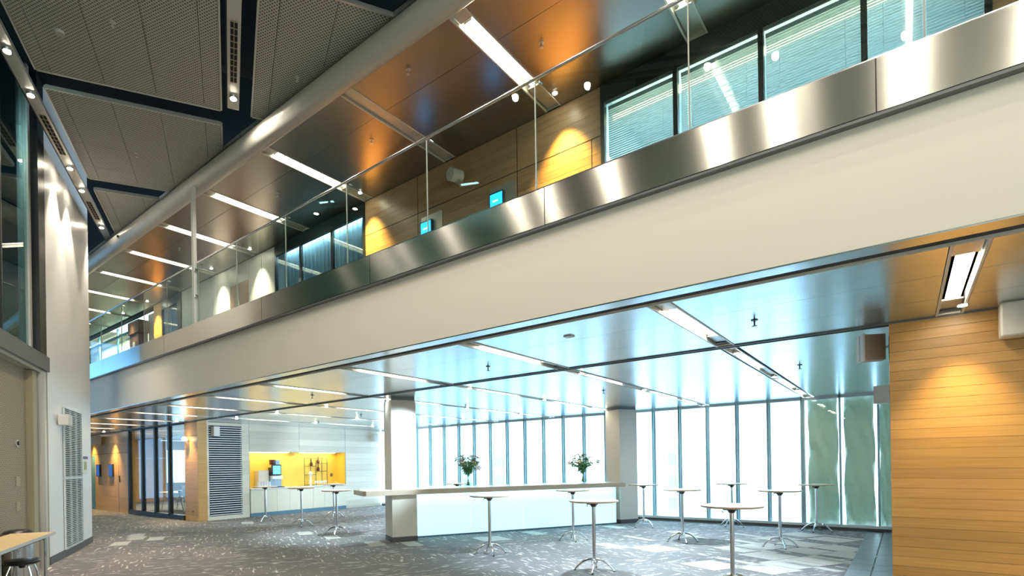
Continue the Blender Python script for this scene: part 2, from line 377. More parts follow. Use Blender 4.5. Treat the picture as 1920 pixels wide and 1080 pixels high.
# balustrade
bal = empty('glass_balustrade', (0, 0, 0), 0, 'long frameless glass balustrade with thin steel handrail on the balcony edge', 'balustrade')
gx = [-24.8, -23.3, -21.8, -20.3, -18.8, -17.3, -15.86, -14.45, -13.1, -11.88, -10.45, -9.0, -7.48, -5.97, -4.44, -2.91, -1.39, .13, 1.65, 3.2]
for a, b in zip(gx, gx[1:]):
    boxo('glass_pane', (a + .012, YF - .006, 4.48), (b - .012, YF + .006, 5.645), 'glass_rail', bal)
    boxo('pane_joint', (a - .005, YF - .007, 4.48), (a + .005, YF + .007, 5.64), 'joint', bal)
    MB().tube([(a + .05, YF, 5.62), (a + .05, YF + .05, 5.62)], .012, 8).build('clamp', 'chrome', bal)
MB().tube([(-24.8, YF, 5.67), (3.2, YF, 5.67)], .017, 12).build('handrail', 'chrome', bal, True)

# tube beam and post
tb = MB(); tb.tube([(-31, 4.954, 7.277), (7, 4.954, 7.277)], .17, 32)
o = tb.build('round_beam', 'tube_paint', None, True); tag(o, 'long pale grey round steel beam under the hall ceiling edge', 'beam')
MB().tube([(-19.3, 4.80, 7.26), (-19.26, 4.77, 7.25)], .03, 10).build('bolt', 'dark_frame', o)
MB().tube([(-14.4, 4.80, 7.26), (-14.38, 4.77, 7.25)], .03, 10).build('bolt', 'dark_frame', o)
po = empty('tall_post', (-10.58, YF - .02, 4.4), 0, 'slim white square steel post rising from the fascia to the round beam', 'post')
boxo('shaft', (-.045, -.03, 0), (.045, .03, 2.75), 'post_paint', po)
boxo('side_channel', (.045, -.006, .1), (.05, .006, 2.7), 'light_metal', po)
for z in (.6, 1.1): boxo('bracket', (.05, -.03, z), (.09, .03, z + .05), 'chrome', po)
boxo('base_plate', (-.07, -.04, .08), (.07, .04, .1), 'chrome', po)

# ------------------------------------------------------------------ metal ceilings with troughs
def metal_ceiling(name, z, xs_, half, y0s, mat, xlim, label):
    root = empty(name); struct(root, label)
    cache = {}
    for a, b in zip(xs_[1:], xs_):
        x0, x1 = a + half, b - half
        for y0, y1 in zip(y0s, y0s[1:]):
            if (y0 + y1) / 2 > YW + .1 and x1 < xlim: continue
            xx0 = max(x0, xlim) if y0 > YW else x0
            k = (round(x1 - xx0, 3), round(y1 - y0, 3))
            if k not in cache:
                cache[k] = MB().box((0, .003, 0), (k[0], k[1] - .003, .03)).mesh('ceiling_panel', mat)
            link('ceiling_panel', cache[k], root, (xx0, y0, z))
    return root
Y_low = [5.20, 6.03, 6.90, 7.74]; Y_far = [7.88 + .87 * i for i in range(10)]; Y_far[-1] = 15.68
c1 = metal_ceiling('ceiling', ZC, [2.5] + TX + [-26.7, -28.9, -31], .115, Y_low, 'ceiling_metal', -99, 'reflective metal panel ceiling under the balcony')
c2 = metal_ceiling('ceiling_far', ZC, [1.7] + TX[:9], .115, Y_far, 'ceiling_metal', XK, 'reflective metal panel ceiling towards the far windows')
boxo('groove_channel', (-31, 7.74, 3.21), (7, 7.88, 3.24), 'grey_trim', c1)
boxo('groove_rail', (-31, 7.745, 3.185), (7, 7.765, 3.21), 'grey_trim', c1)
boxo('groove_rail', (-31, 7.855, 3.185), (7, 7.875, 3.21), 'grey_trim', c1)
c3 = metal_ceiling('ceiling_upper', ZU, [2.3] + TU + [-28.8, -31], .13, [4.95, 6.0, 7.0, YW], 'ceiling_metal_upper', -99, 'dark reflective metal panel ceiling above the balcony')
struct(boxo('slab_lower', (-31, 5.14, 3.34), (7, 15.9, 3.5), 'dark_void'))
struct(boxo('slab_upper', (-31, 5.0, 7.6), (7, 8.0, 7.7), 'dark_void'))

def make_trough(z, y0, y1, hw, lamps, spots, label, group, cells, near_mat='light_metal', dark_ends=False):
    t = empty('ceiling_light', (0, y0, z), 0, label, 'ceiling light', group)
    L = y1 - y0
    hs = MB(); hs.box((-hw, 0, .10), (hw, L, .11)); hs.box((-hw, 0, 0), (-hw + .012, L, .10)); hs.box((hw - .012, 0, 0), (hw, L, .10))
    hs.box((-hw, 0, 0), (hw, .01, .10)); hs.box((-hw, L - .01, 0), (hw, L, .10)); hs.build('housing', near_mat, t)
    for s in (-1, 1): boxo('side_rail', (s * hw - .010, 0, -.008), (s * hw + .010, L, .006), 'pale_trim', t)
    edges = [0] + [e for l in lamps for e in l] + [L]
    for a, b in zip(edges[::2], edges[1::2]):
        if b - a > .05: boxo('cover_strip', (-hw + .02, a + .012, .035), (hw - .02, b - .012, .05), near_mat, t)
    for a, b in lamps:
        lw = .036 if z > 5 else .055; boxo('lamp', (-lw, a, .05), (lw, b, .06), 'lamp_white', t)
        if cells:
            nn = int((b - a) / .15)
            for i in range(nn + 1): boxo('louver_blade', (-.06, a + (b - a) * i / nn - .004, .02), (.06, a + (b - a) * i / nn + .004, .048), 'pale_trim', t)
    for y in spots:
        s_ = MB().lathe([(.05, 0), (.055, .05)], 20, (0, y, -.012)).build('spot_housing', 'chrome', t, True)
        MB().lathe([(.036, 0), (.036, .006)], 16, (0, y, -.020)).build('spot_bulb', 'lamp_spot', s_)
    if dark_ends: boxo('dark_slot', (-hw + .02, L - .14, .02), (hw - .02, L - .02, .034), 'dark_frame', t)
    return t
lbl = ['over the wood wall at the right edge', 'nearest left of the wood wall speaker', 'third from the wood wall', 'fourth from it, right of the near column', 'fifth from it, left of the near column',
       'sixth from the wood wall', 'seventh from the wood wall', 'eighth from the wood wall', 'ninth from the wood wall', 'tenth from the wood wall', 'eleventh from the wood wall', 'at the far left end of the row']
for i, x in enumerate(TX):
    o = make_trough(ZC, 5.21, 7.73, .10, [(.45, 1.97)], [], 'strip light under the balcony, ' + lbl[i], 'strip lights under the balcony', False, dark_ends=True)
    o.location.x = x
lbl2 = ['running to the green covered window', 'second from the green covered window', 'passing right of the near column towards the windows', 'above the bar', 'passing behind the near column', 'above the high tables by the kitchenette', 'in front of the coffee counter', 'nearest the louvre wall']
for i, x in enumerate(TX[1:9]):
    o = make_trough(ZC, 7.9, 15.6, .07, [(.9, 2.3), (4.1, 5.6), (6.3, 7.2)], [.45, 3.3, 5.9] if i != 7 else [.45], 'far ceiling light track ' + lbl2[i], 'light tracks in the far ceiling', False)
    o.location.x = x
ulab = ['at the far right', 'cut by the top of the photo beside the blinds', 'with bright square cells, nearest wholly seen', 'unlit, second behind the round beam', 'third lit one', 'fourth lit one just right of the tall post', 'behind the tall post', 'left of the tall post',
        'second left of the tall post', 'third left of the tall post', 'near the far left end', 'second from the far left end', 'at the far left end']
for i, x in enumerate(TU):
    lit = [] if i == 3 else [(.5, 2.1)]
    o = make_trough(ZU, 5.02, 7.73, .125, lit, [], 'upper balcony strip light ' + ulab[i], 'strip lights over the balcony', i in (1, 2, 4))
    o.location.x = x
# ------------------------------------------------------------------ plank walls
def planks(parent, x0, x1, z0, z1, rh, seams, mat, gap=.004, th=.018, rng=True, skip=None):
    """planks in the local xz plane of parent, front towards -y"""
    cache = {}; z = z1; r = 0
    while z > z0 + .02:
        zz = max(z - rh, z0)
        cuts = [x0] + [s for s in seams if x0 < s < x1]
        if rng: cuts += [c for c in [x0 + (x1 - x0) * random.uniform(.2, .8)] if min(abs(c - q) for q in cuts + [x1]) > .3]
        cuts = sorted(cuts) + [x1]
        for a, b in zip(cuts, cuts[1:]):
            if skip and skip((a + b) / 2, (z + zz) / 2): continue
            k = (round(b - a, 3), round(z - zz, 3))
            if k not in cache: cache[k] = MB().box((.001, 0, gap / 2), (k[0] - .001, th, k[1] - gap / 2)).mesh('plank', mat)
            link('plank', cache[k], parent, (a, 0, zz))
        z = zz; r += 1
ww = empty('wall_right_wood', (0, YW, 0)); struct(ww, 'golden wood plank wall at the right edge below the balcony')
boxo('backing', (-.13, .02, 0), (5, .25, 3.2), 'wood_gold', ww)
planks(ww, -.13, 5.0, 0, 3.19, .108, [], 'wood_gold', gap=.003)
# side return of the wood wall
struct(boxo('wall_right_return', (-.12, YW + .25, 0), (0, 15.9, 3.3), 'white_paint'))

uw = empty('wall_upper_wood', (0, YW, 0)); struct(uw, 'brown wood plank wall along the balcony corridor')
boxo('backing', (-8.93, .02, 4.3), (-3.5, .2, 7.4), 'dark_void', uw)
planks(uw, -8.93, -3.5, 6.66, 7.395, .122, [-7.36, -5.02], 'wood_brown', gap=.003, rng=False)
planks(uw, -8.93, -3.5, 4.4, 6.655, .122, [-7.77, -7.36, -5.02, -3.66], 'wood_brown', gap=.003, rng=False)
boxo('door_joint', (-3.668, -.002, 4.4), (-3.655, .01, 6.655), 'dark_void', uw)
boxo('head_joint', (-8.93, -.002, 6.65), (-3.5, .01, 6.662), 'dark_void', uw)
boxo('panel_joint', (-7.366, -.002, 4.4), (-7.354, .01, 7.39), 'dark_void', uw)
boxo('panel_joint', (-5.026, -.002, 4.4), (-5.014, .01, 7.39), 'dark_void', uw)
uw2 = empty('wall_upper_right_wood', (0, YW, 0)); struct(uw2, 'brown wood wall right of the blinds')
boxo('backing', (.72, .02, 4.3), (7, .2, 7.4), 'dark_void', uw2); planks(uw2, .72, 5, 4.4, 7.39, .122, [], 'wood_brown', gap=.003)


# ------------------------------------------------------------------ windows with blinds (upper right)
def blind_window(name, x0, x1, label):
    t = empty(name, (0, YW, 0)); struct(t, label)
    boxo('frame_head', (x0, -.03, 7.12), (x1, .05, 7.39), 'dark_frame', t)
    return t
bw = blind_window('window_2', -3.5, .72, 'dark framed office glazing with lowered venetian blinds')
for x in (-3.5, -2.43, -1.38, -.34, .67): boxo('mullion', (x, -.03, 4.4), (x + .06, .06, 7.13), 'dark_frame', bw)
for a, b in ((-3.44, -2.43), (-2.37, -1.38), (-1.32, -.34), (-.28, .67)):
    boxo('pane', (a, .0, 4.4), (b, .008, 7.12), 'glass_office', bw)
boxo('slat_glow', (-3.44, .30, 7.0), (.67, .34, 7.1), 'lamp_warm', bw)  # glowing strip stands in for the bright top slats of the blinds
struct(boxo('wall_office', (-3.6, 10.2, 4.3), (.9, 10.3, 7.4), 'office_wall'))
struct(boxo('wall_office_side', (-3.6, 7.9, 4.3), (-3.52, 10.3, 7.4), 'office_wall'))
struct(boxo('wall_office_side_right', (.9, 7.9, 4.3), (.98, 10.3, 7.4), 'office_wall'))
struct(boxo('floor_office', (-3.6, 7.8, 4.3), (.98, 10.3, 4.4), 'carpet'))
struct(boxo('ceiling_office', (-3.6, 7.8, 7.38), (.98, 10.3, 7.42), 'white_paint'))
sl = MB()
for (y0, z0, y1, z1) in ((0, 0, .024, .012),):
    sl.v += [(0, 0, .014), (.97, 0, .014), (.97, .022, .0), (0, .022, .0), (0, 0, .0155), (.97, 0, .0155), (.97, .022, .0015), (0, .022, .0015)]
    sl.f += [(0, 3, 2, 1), (4, 5, 6, 7), (0, 1, 5, 4), (1, 2, 6, 5), (2, 3, 7, 6), (3, 0, 4, 7)]
slat_me = sl.mesh('slat', 'blinds')
names = ['leftmost, next to the wood wall', 'second from the wood wall', 'third from the wood wall', 'rightmost one']
for i, a in enumerate((-3.42, -2.35, -1.31, -.29)):
    t = empty('venetian_blind', (a, YW + .08, 4.4), 0, 'lowered pale blue venetian blind behind office glass, ' + names[i], 'blind', 'venetian blinds on the balcony level')
    boxo('head_box', (0, 0, 2.64), (.97, .05, 2.70), 'blind_bright', t)
    for k in range(76): link('slat', slat_me, t, (0, 0, .06 + k * .034))
    boxo('bottom_bar', (0, 0, .03), (.97, .03, .05), 'blinds', t)
    for x in (.15, .82): MB().tube([(x, -.004, .04), (x, -.004, 2.65)], .0015, 4).build('cord', 'pale_trim', t)
for i, x in enumerate((-2.9, -1.6, -.2)):
    d = bpy.data.lights.new('office_lamp', 'AREA'); d.energy = 30; d.size = .3; d.size_y = 1.6; d.shape = 'RECTANGLE'; d.color = (.8, .93, 1)
    lo = bpy.data.objects.new('office_lamp', d); COL.objects.link(lo); lo.location = (x, 9.2, 7.36)

# upper left glazing, white panels, wood door, pillar
gw = empty('window_3', (0, YW, 0)); struct(gw, 'dark framed meeting room glazing on the balcony left of the wood wall')
boxo('frame_head', (-12.45, -.02, 7.12), (-8.95, .05, 7.39), 'dark_frame', gw)
for x in (-12.45, -11.36, -10.12, -9.0): boxo('mullion', (x, -.02, 4.4), (x + .07, .05, 7.13), 'dark_frame', gw)
for a, b in ((-12.38, -11.36), (-11.29, -10.12), (-10.05, -9.0)):
    boxo('pane', (a, 0, 4.4), (b, .008, 7.12), 'glass_office', gw)
for i in range(44):
    boxo('curtain_fold', (-12.4 + i * .078, .25 + (i % 2) * .02, 4.4), (-12.4 + i * .078 + .076, .3 + (i % 2) * .02, 7.3), 'curtain_blue', gw)
wp = empty('wall_upper_white', (0, YW, 0)); struct(wp, 'pale satin panels on the balcony corridor')
for a, b in ((-17.9, -16.9), (-16.88, -15.6), (-13.78, -13.1), (-13.09, -12.47)):
    boxo('panel', (a, 0, 4.4), (b - .01, .05, 7.39), 'white_fabric', wp)
boxo('panel', (-15.58, 0, 6.85), (-13.8, .05, 7.39), 'white_fabric', wp)
boxo('panel', (-15.58, 0, 4.4), (-14.78, .05, 6.84), 'white_fabric', wp)
dr = boxo('door_1', (-14.75, .0, 4.4), (-13.80, .05, 6.84), 'wood_brown'); dr.location.y = YW; struct(dr, 'tall wood door between pale corridor panels')
boxo('door_edge', (-14.32, -.006, 4.4), (-14.29, .0, 6.84), 'chrome', dr)
boxo('handle', (-14.22, -.05, 5.35), (-14.08, -.02, 5.38), 'chrome', dr)
gw2 = empty('window_4', (0, YW, 0)); struct(gw2, 'dark glazing left of the tall post')
boxo('frame_head', (-19.4, -.02, 7.1), (-17.92, .05, 7.39), 'dark_frame', gw2)
for x in (-19.4, -18.2): boxo('mullion', (x, -.02, 4.4), (x + .28 if x > -19 else x + .08, .05, 7.13), 'dark_frame', gw2)
boxo('pane', (-19.32, 0, 4.4), (-18.2, .008, 7.1), 'glass_office', gw2); boxo('curtain', (-19.4, .3, 4.4), (-17.95, .33, 7.3), 'teal_curtain', gw2)
pw = empty('wall_upper_pillar', (0, YW, 0)); struct(pw, 'lit wood pier near the left end of the balcony')
boxo('backing', (-20.1, .02, 4.4), (-19.42, .3, 7.39), 'wood_gold', pw); planks(pw, -20.1, -19.42, 4.4, 7.39, .122, [], 'wood_gold', rng=False)
struct(boxo('wall_upper_recess', (-21.5, 8.1, 4.4), (-20.1, 8.2, 7.39), 'white_fabric'))
o = empty('stone_pier', (-21.9, YW, 4.4), 0, 'narrow brown pier with pale slots near the left end of the balcony', 'pier')
boxo('core', (-.42, 0, 0), (.42, .33, 2.3), 'brown_stone', o); boxo('slot', (-.1, -.01, 0), (.1, .0, 2.0), 'white_fabric', o); boxo('cap', (-.45, -.05, 2.3), (.55, .33, 2.75), 'brown_stone', o)
gw3 = empty('window_5', (0, YW + .3, 0)); struct(gw3, 'green tinted glazing at the far left end of the balcony')
for i in range(5): boxo('mullion', (-31 + i * 2.15, 0, 4.4), (-31 + i * 2.15 + .07, .06, 7.39), 'mullion', gw3)
boxo('head', (-31, 0, 7.0), (-22.3, .06, 7.1), 'mullion', gw3)
for i in range(4): boxo('pane', (-31 + i * 2.15 + .07, .02, 4.4), (-31 + i * 2.15 + 2.15, .03, 7.39), 'glass_room', gw3)
boxo('green_screen', (-31, .9, 4.4), (-22.3, .95, 7.39), 'tarp', gw3)
d = bpy.data.lights.new('room_fill', 'AREA'); d.energy = 190; d.size = 6; d.size_y = .3; d.shape = 'RECTANGLE'; d.color = (1, .95, .75)
lo = bpy.data.objects.new('room_fill', d); COL.objects.link(lo); lo.location = (-26.5, 8.4, 7.33)  # area light without a fitting, brightens the green screen

# ------------------------------------------------------------------ hall ceiling
hc = empty('ceiling_hall', (0, 0, ZH), TH); struct(hc, 'grey perforated metal panel ceiling of the hall')
def clip_y(poly, ymax):
    """clip polygon (local n,h) against world y<ymax"""
    out = []; f = lambda p: ymax - (HN * p[0] + HH * p[1]).y
    for i, p in enumerate(poly):
        q = poly[(i + 1) % len(poly)]; a, b = f(p), f(q)
        if a >= 0: out.append(p)
        if a * b < 0:
            t = a / (a - b); out.append((p[0] + (q[0] - p[0]) * t, p[1] + (q[1] - p[1]) * t))
    return out
YCL = 4.89
def slab(n_cuts, h0, h1, h_step=.8):
    hs = [h1]; q = h1 - .5
    while q > h0 + .2: hs.append(q); q -= h_step
    hs.append(h0)
    for a, b in zip(n_cuts, n_cuts[1:]):
        for c, d_ in zip(hs[1:], hs):
            poly = clip_y([(a + .004, c + .002), (b - .004, c + .002), (b - .004, d_ - .002), (a + .004, d_ - .002)], YCL)
            if len(poly) > 2: MB().prism(poly, 0, .02).build('perforated_panel', 'perforated_metal', hc)
    n0, n1 = n_cuts[0], n_cuts[-1]
    for poly in ([(n0 - .025, h0), (n0, h0), (n0, h1), (n0 - .025, h1)], [(n1, h0), (n1 + .025, h0), (n1 + .025, h1), (n1, h1)],
                 [(n0, h1), (n1, h1), (n1, h1 + .025), (n0, h1 + .025)], [(n0, h0 - .025), (n1, h0 - .025), (n1, h0), (n0, h0)]):
        p = clip_y(poly, YCL)
        if len(p) > 2: MB().prism(p, -.012, .05).build('edge_trim', 'light_metal', hc)
def ncut(a, e=.22, n=4, wd=.68): return [a, a + e] + [a + e + wd * (i + 1) for i in range(n - 1)] + [a + e + wd * (n - 1) + e]
colA = [-2.5, -2.32, -1.65, -.97, -.3, -.06]; colB = [.42, .66, 1.34, 2.02, 2.7, 2.94]; colC = [3.42, 3.66, 4.34, 5.02, 5.7, 5.94]
hr = [(13.2, 16.0), (9.95, 12.7), (6.74, 9.52), (3.5, 6.3), (.3, 3.1), (-3, -.2), (-6.2, -3.4)]
for c in (colA, colB, colC):
    for h0, h1 in hr: slab(c, h0, h1)
# edge strip along the round beam
MB().box((-20, 4.895, ZH - .005), (6.8, 4.93, ZH + .06)).build('edge_strip', 'light_metal').parent = None
_es = [o for o in COL.objects if o.name == 'edge_strip'][0]; struct(_es, 'thin grey edge strip of the hall ceiling beside the round beam')
# dark steelwork in the gaps
for h_ in (9.74, 12.95, 6.53):
    for n_ in (-1.9, -.6, 1.0):
        t = MB().tube([(n_ - .1, h_ - .3, .35), (n_ + .1, h_ + .3, .35)], .03, 6).build('hanger_rod', 'truss', hc)
boxo('steel_joist', (-2.6, 9.3, .6), (6, 9.5, .9), 'truss', hc); boxo('steel_joist', (-2.6, 12.9, .6), (6, 13.1, .9), 'truss', hc)
boxo('steel_joist', (-2.6, 6.5, .6), (6, 6.7, .9), 'truss', hc)

def hall_track(n_, h0, h1, spots, vents, label):
    t = empty('ceiling_light_track', H(0, n_, ZH), TH, label, 'light track', 'light tracks between the hall ceiling panels')
    hs = MB(); hs.box((-.085, h0, -.01), (.085, h1, .05)); hs.build('channel', 'light_metal', t)
    boxo('channel_rail', (-.1, h0, -.02), (-.085, h1, .05), 'dark_frame', t)
    boxo('end_cap', (-.085, h1, -.01), (.085, h1 + .02, .05), 'chrome', t)
    for a, b in vents:
        nn = int((b - a) / .11)
        v = boxo('vent', (-.045, a, -.014), (.045, b, -.011), 'dark_void', t)
        for i in range(nn + 1): boxo('vent_bar', (-.045, a + (b - a) * i / nn - .006, -.02), (.045, a + (b - a) * i / nn + .006, -.014), 'beige', v)
        boxo('vent_bar', (-.006, a, -.02), (.006, b, -.014), 'beige', v)
    for y in spots:
        s_ = MB().lathe([(.055, 0), (.06, .04)], 20, (0, y, -.045)).build('spot_housing', 'chrome', t, True)
        MB().lathe([(.045, 0), (.045, .006)], 16, (0, y, -.052)).build('spot_bulb', 'lamp_spot', s_)
        p = H(y, n_, ZH - .09)
    return t
hall_track(-2.74, 2, 16, [9.2, 10.15, 12.35, 13.25, 15.1], [(10.7, 11.9), (13.8, 14.7), (7.6, 8.8)], 'long light track with spots along the white wall and dark glazing')
hall_track(.13, -4, 9.4, [9.1, 5.9, 5.3, 4.2, 2.5, 1.6, 0, -1.5], [(7.55, 8.75), (2.8, 4.0)], 'light track with a single bright spot between two hall ceiling panels')
for y in (9.2, 10.15, 12.35, 13.25, 15.1): lamp_spot(H(y, -2.74, 7.42), H(y, -2.95, 3), 150, 62)
for y in (9.1, 8.6, 7.4, 5.9, 5.3, 4.2, 2.5, 1.6, 0, -1.5): lamp_spot(H(y, .13, 7.42), H(y, .13, 0), 44, 155, (1, .90, .76), .3)  # all but the first spot added to streak the steel
for y in (2.6, 1.5, -2): lamp_spot(H(y, 3.18, 7.42), H(y, 3.18, 0), 42, 155, (1, .90, .76), .3)  # unseen spots added for beam light and steel streaks
hall_track(6.2, -8, -2.9, [-3.5, -5.5], [(-5, -3.9)], 'added light track over the unseen right side of the hall')
for y in (-3.5, -5.5): lamp_spot(H(y, 6.2, 7.42), H(y, 6.2, 0), 45, 155, (1, .90, .76), .3)  # unseen spots added for more streaks on the fascia
hall_track(3.18, -6, 3.2, [2.6, 1.5, -2], [(-.9, .3)], 'added light track, unseen, near the round beam')

# ------------------------------------------------------------------ left side of the hall
wl = empty('wall_left', (0, 0, 0), TH); struct(wl, 'tall white wall at the left with air grilles')
boxo('face', (-3.4, 11.78, .1), (-3.0, 15.0, 8.6), 'white_paint', wl)
boxo('baseboard', (-3.4, 11.77, 0), (-2.985, 15.02, .14), 'dark_skirting', wl)
g = empty('air_grille', H(12.68, -2.995, .14), TH, 'tall white louvred air grille in two sections on the white wall', 'grille')
slat = MB().box((0, 0, 0), (.03, 1.32, .014)).mesh('slat', 'louver_white')
for z0, nsl in ((.02, 36), (1.42, 36)):
    boxo('backing', (-.002, 0, z0), (.002, 1.34, z0 + 1.36), 'dark_void', g)
    for k in range(nsl): link('slat', slat, g, (.0, .01, z0 + .015 + k * .0372))
    for y in (0, .44, .88, 1.32): boxo('upright', (.0, y, z0), (.034, y + .02, z0 + 1.36), 'louver_white', g)
    for z in (z0 - .015, z0 + 1.35): boxo('cross_frame', (0, 0, z), (.034, 1.34, z + .02), 'louver_white', g)
s = empty('wall_speaker', H(12.4, -3.0, 2.55), TH, 'small white box speaker on the white wall beside the grille', 'speaker')
bevel(boxo('cabinet', (.03, -.14, 0), (.2, .14, .2), 'speaker_white', s)); boxo('bracket', (0, -.05, .05), (.03, .05, .15), 'light_metal', s)
nb = empty('notice_board', H(14.2, -3.0, 1.6), TH, 'small framed notice with a violet heading on the white wall', 'notice')
boxo('frame', (0, 0, 0), (.01, .42, .40), 'paper', nb); boxo('heading', (.01, .0, .34), (.014, .42, .40), 'paper_violet', nb); boxo('print', (.01, .08, .1), (.013, .30, .28), 'sign_green', nb)

pn = empty('wall_partition', (0, 0, 0), TH); struct(pn, 'perforated beige partition wall at the left edge')
for i in range(6):
    h0 = 4.4 + i * 1.36
    if h0 > 11.1: break
    boxo('perforated_panel', (-3.20, h0 + .004, .14), (-3.16, min(h0 + 1.352, 11.2), 3.42), 'perforated_beige', pn)
boxo('core', (-3.36, 3, .0), (-3.21, 11.9, 3.40), 'beige', pn)
boxo('baseboard', (-3.205, 3, 0), (-3.14, 11.2, .14), 'dark_skirting', pn)
boxo('jamb', (-3.2, 11.21, 0), (-3.06, 11.42, 3.40), 'beige', pn)
boxo('jamb_gap', (-3.2, 11.42, 0), (-3.09, 11.48, 3.40), 'dark_void', pn)
boxo('jamb_post', (-3.19, 11.48, 0), (-2.97, 11.58, 3.42), 'light_metal', pn)
boxo('jamb_return', (-3.19, 11.6, 0), (-3.0, 11.775, 3.40), 'beige', pn)
for z, nm in ((2.14, 'round_switch'),):
    MB().tube([H(0, 0) * 0 + Vector((-3.165, 10.75, z)), Vector((-3.14, 10.75, z))], .06, 20).build('round_switch', 'light_metal', pn)
    MB().tube([Vector((-3.14, 10.75, z)), Vector((-3.13, 10.75, z))], .035, 20).build('round_switch_button', 'dark_void', pn)
for z in (1.45, 1.05):
    boxo('wall_socket', (-3.165, 10.68, z), (-3.145, 10.84, z + .15), 'beige', pn)
tr = empty('trim_1', (0, 0, 0), TH); struct(tr, 'dark steel transom between the partition and the glazing above')
boxo('transom', (-3.3, 3, 3.46), (-2.96, 11.78, 3.72), 'grey_trim', tr); boxo('track', (-3.35, 3, 3.41), (-3.02, 11.78, 3.46), 'light_metal', tr)
gh = empty('window_6', (0, 0, 0), TH); struct(gh, 'tall dark teal glazing above the partition at the left edge')
for a, b in ((11.42, 11.77),): boxo('mullion', (-3.25, a, 3.72), (-3.0, b, 8.6), 'dark_frame', gh)
boxo('mullion', (-3.2, 11.22, 3.72), (-3.08, 11.32, 8.6), 'light_metal', gh)
boxo('mullion', (-3.15, 9.98, 3.72), (-3.08, 10.02, 8.6), 'dark_frame', gh); boxo('mullion', (-3.15, 8.4, 3.72), (-3.08, 8.44, 8.6), 'dark_frame', gh)
for a, b in ((10.02, 11.22), (8.44, 9.98), (5, 8.4), (-2, 5)): boxo('pane', (-3.12, a, 3.72), (-3.11, b, 8.6), 'glass_hall', gh)
boxo('curtain', (-4.6, -4, 3.5), (-4.5, 11.9, 8.6), 'teal_curtain', gh)
for i in range(16): MB().tube([(-4.45, 10.2 + i * .1, 3.5), (-4.45, 10.2 + i * .1, 8.6)], .04, 8).build('curtain_fold', 'teal_curtain', gh)
struct(boxo('wall_left_rear', (-3.4, -12, 0), (-3.2, 3, 8.7), 'cream_paint')).rotation_euler = (0, 0, TH)

# ------------------------------------------------------------------ far window wall
fw_ = empty('window_7', (0, YG, 0)); struct(fw_, 'tall glazed window wall at the far side with slim mullions')
ms = [-1.97 - .733 * i for i in range(21)]
for i, x in enumerate(ms):
    boxo('mullion', (x - .025, -.06, .1), (x + .025, .12, 3.2), 'mullion', fw_)
    boxo('mullion_fin', (x + .025, .02, .1), (x + .055, .16, 3.2), 'mullion_pale', fw_)
    if i < 20: boxo('pane', (x - .733 + .025, .03, .12), (x - .025, .04, 3.14), 'glass_window', fw_)
boxo('sill', (-17.2, -.1, .07), (-.1, .1, .13), 'mullion_pale', fw_); boxo('sill_gap', (-17.2, -.1, .0), (-.1, .1, .07), 'dark_skirting', fw_)
boxo('head', (-17.2, -.05, 3.14), (-.1, .1, 3.2), 'mullion_pale', fw_)
for x in (-1.2, -.48): boxo('mullion', (x - .02, -.05, .1), (x + .02, .1, 3.2), 'mullion', fw_)
for a, b in ((-1.95, -1.22), (-1.18, -.5), (-.46, -.1)): boxo('pane', (a, .03, .12), (b, .04, 3.14), 'glass_window', fw_)
for i, (a, b, l) in enumerate(((-1.86, -1.26, 'left'), (-1.13, -.56, 'middle'), (-.47, -.14, 'right, in shade beside the wood wall'))):
    tv = MB(); nx, nz = 10, 22
    for k in range(nz + 1):
        for j in range(nx + 1):
            x = a + (b - a) * j / nx; z = .1 + 3.1 * k / nz
            edge = (.014 * math.sin(k * .55 + i) if j in (0, nx) else 0)
            tv.v.append((x + edge, .2 + .025 * math.sin(j * 1.3 + k * .7) + .02 * math.sin(k * 1.7 + j), z))
    for k in range(nz):
        for j in range(nx):
            q = k * (nx + 1) + j; tv.f.append((q, q + 1, q + nx + 2, q + nx + 1))
    o = tv.build('green_tarp', 'tarp', None, True, (0, YG, 0)); tag(o, 'wrinkled green tarpaulin hanging outside the right windows, %s sheet' % l, 'tarpaulin', 'tarpaulins outside the windows')
    md = o.modifiers.new('thick', 'SOLIDIFY'); md.thickness = .01

# outside world
struct(boxo('ground_outside', (-160, 16.5, -9), (120, 200, -8.8), 'outdoor_ground'))
for (x0, y0, wd, z1, nm, lb) in ((-32.3, 34, 2.0, 3.2, 'office_block', 'pale distant building with window bands seen left through the windows'), (-25.0, 34, 1.7, 2.6, 'office_block', 'pale narrow building seen behind the flower vase'),
                         (-11.6, 34, 1.1, 2.6, 'office_block', 'pale narrow tower seen through the middle windows right of the far column')):
    t = empty(nm, (x0, y0, -8.8), 0, lb, 'building')
    boxo('wall', (0, 0, 0), (wd, 6, 8.8 + z1), 'outdoor_wall', t)
    for i in range(9):
        z = .8 + i * 1.35
        if z + .8 < 8.8 + z1: boxo('window_band', (.3, -.03, z), (wd - .3, 0, z + .7), 'outdoor_dark', t)
    boxo('roof_edge', (-.1, -.1, 8.8 + z1), (wd + .1, 6.1, 8.95 + z1), 'outdoor_wall', t)

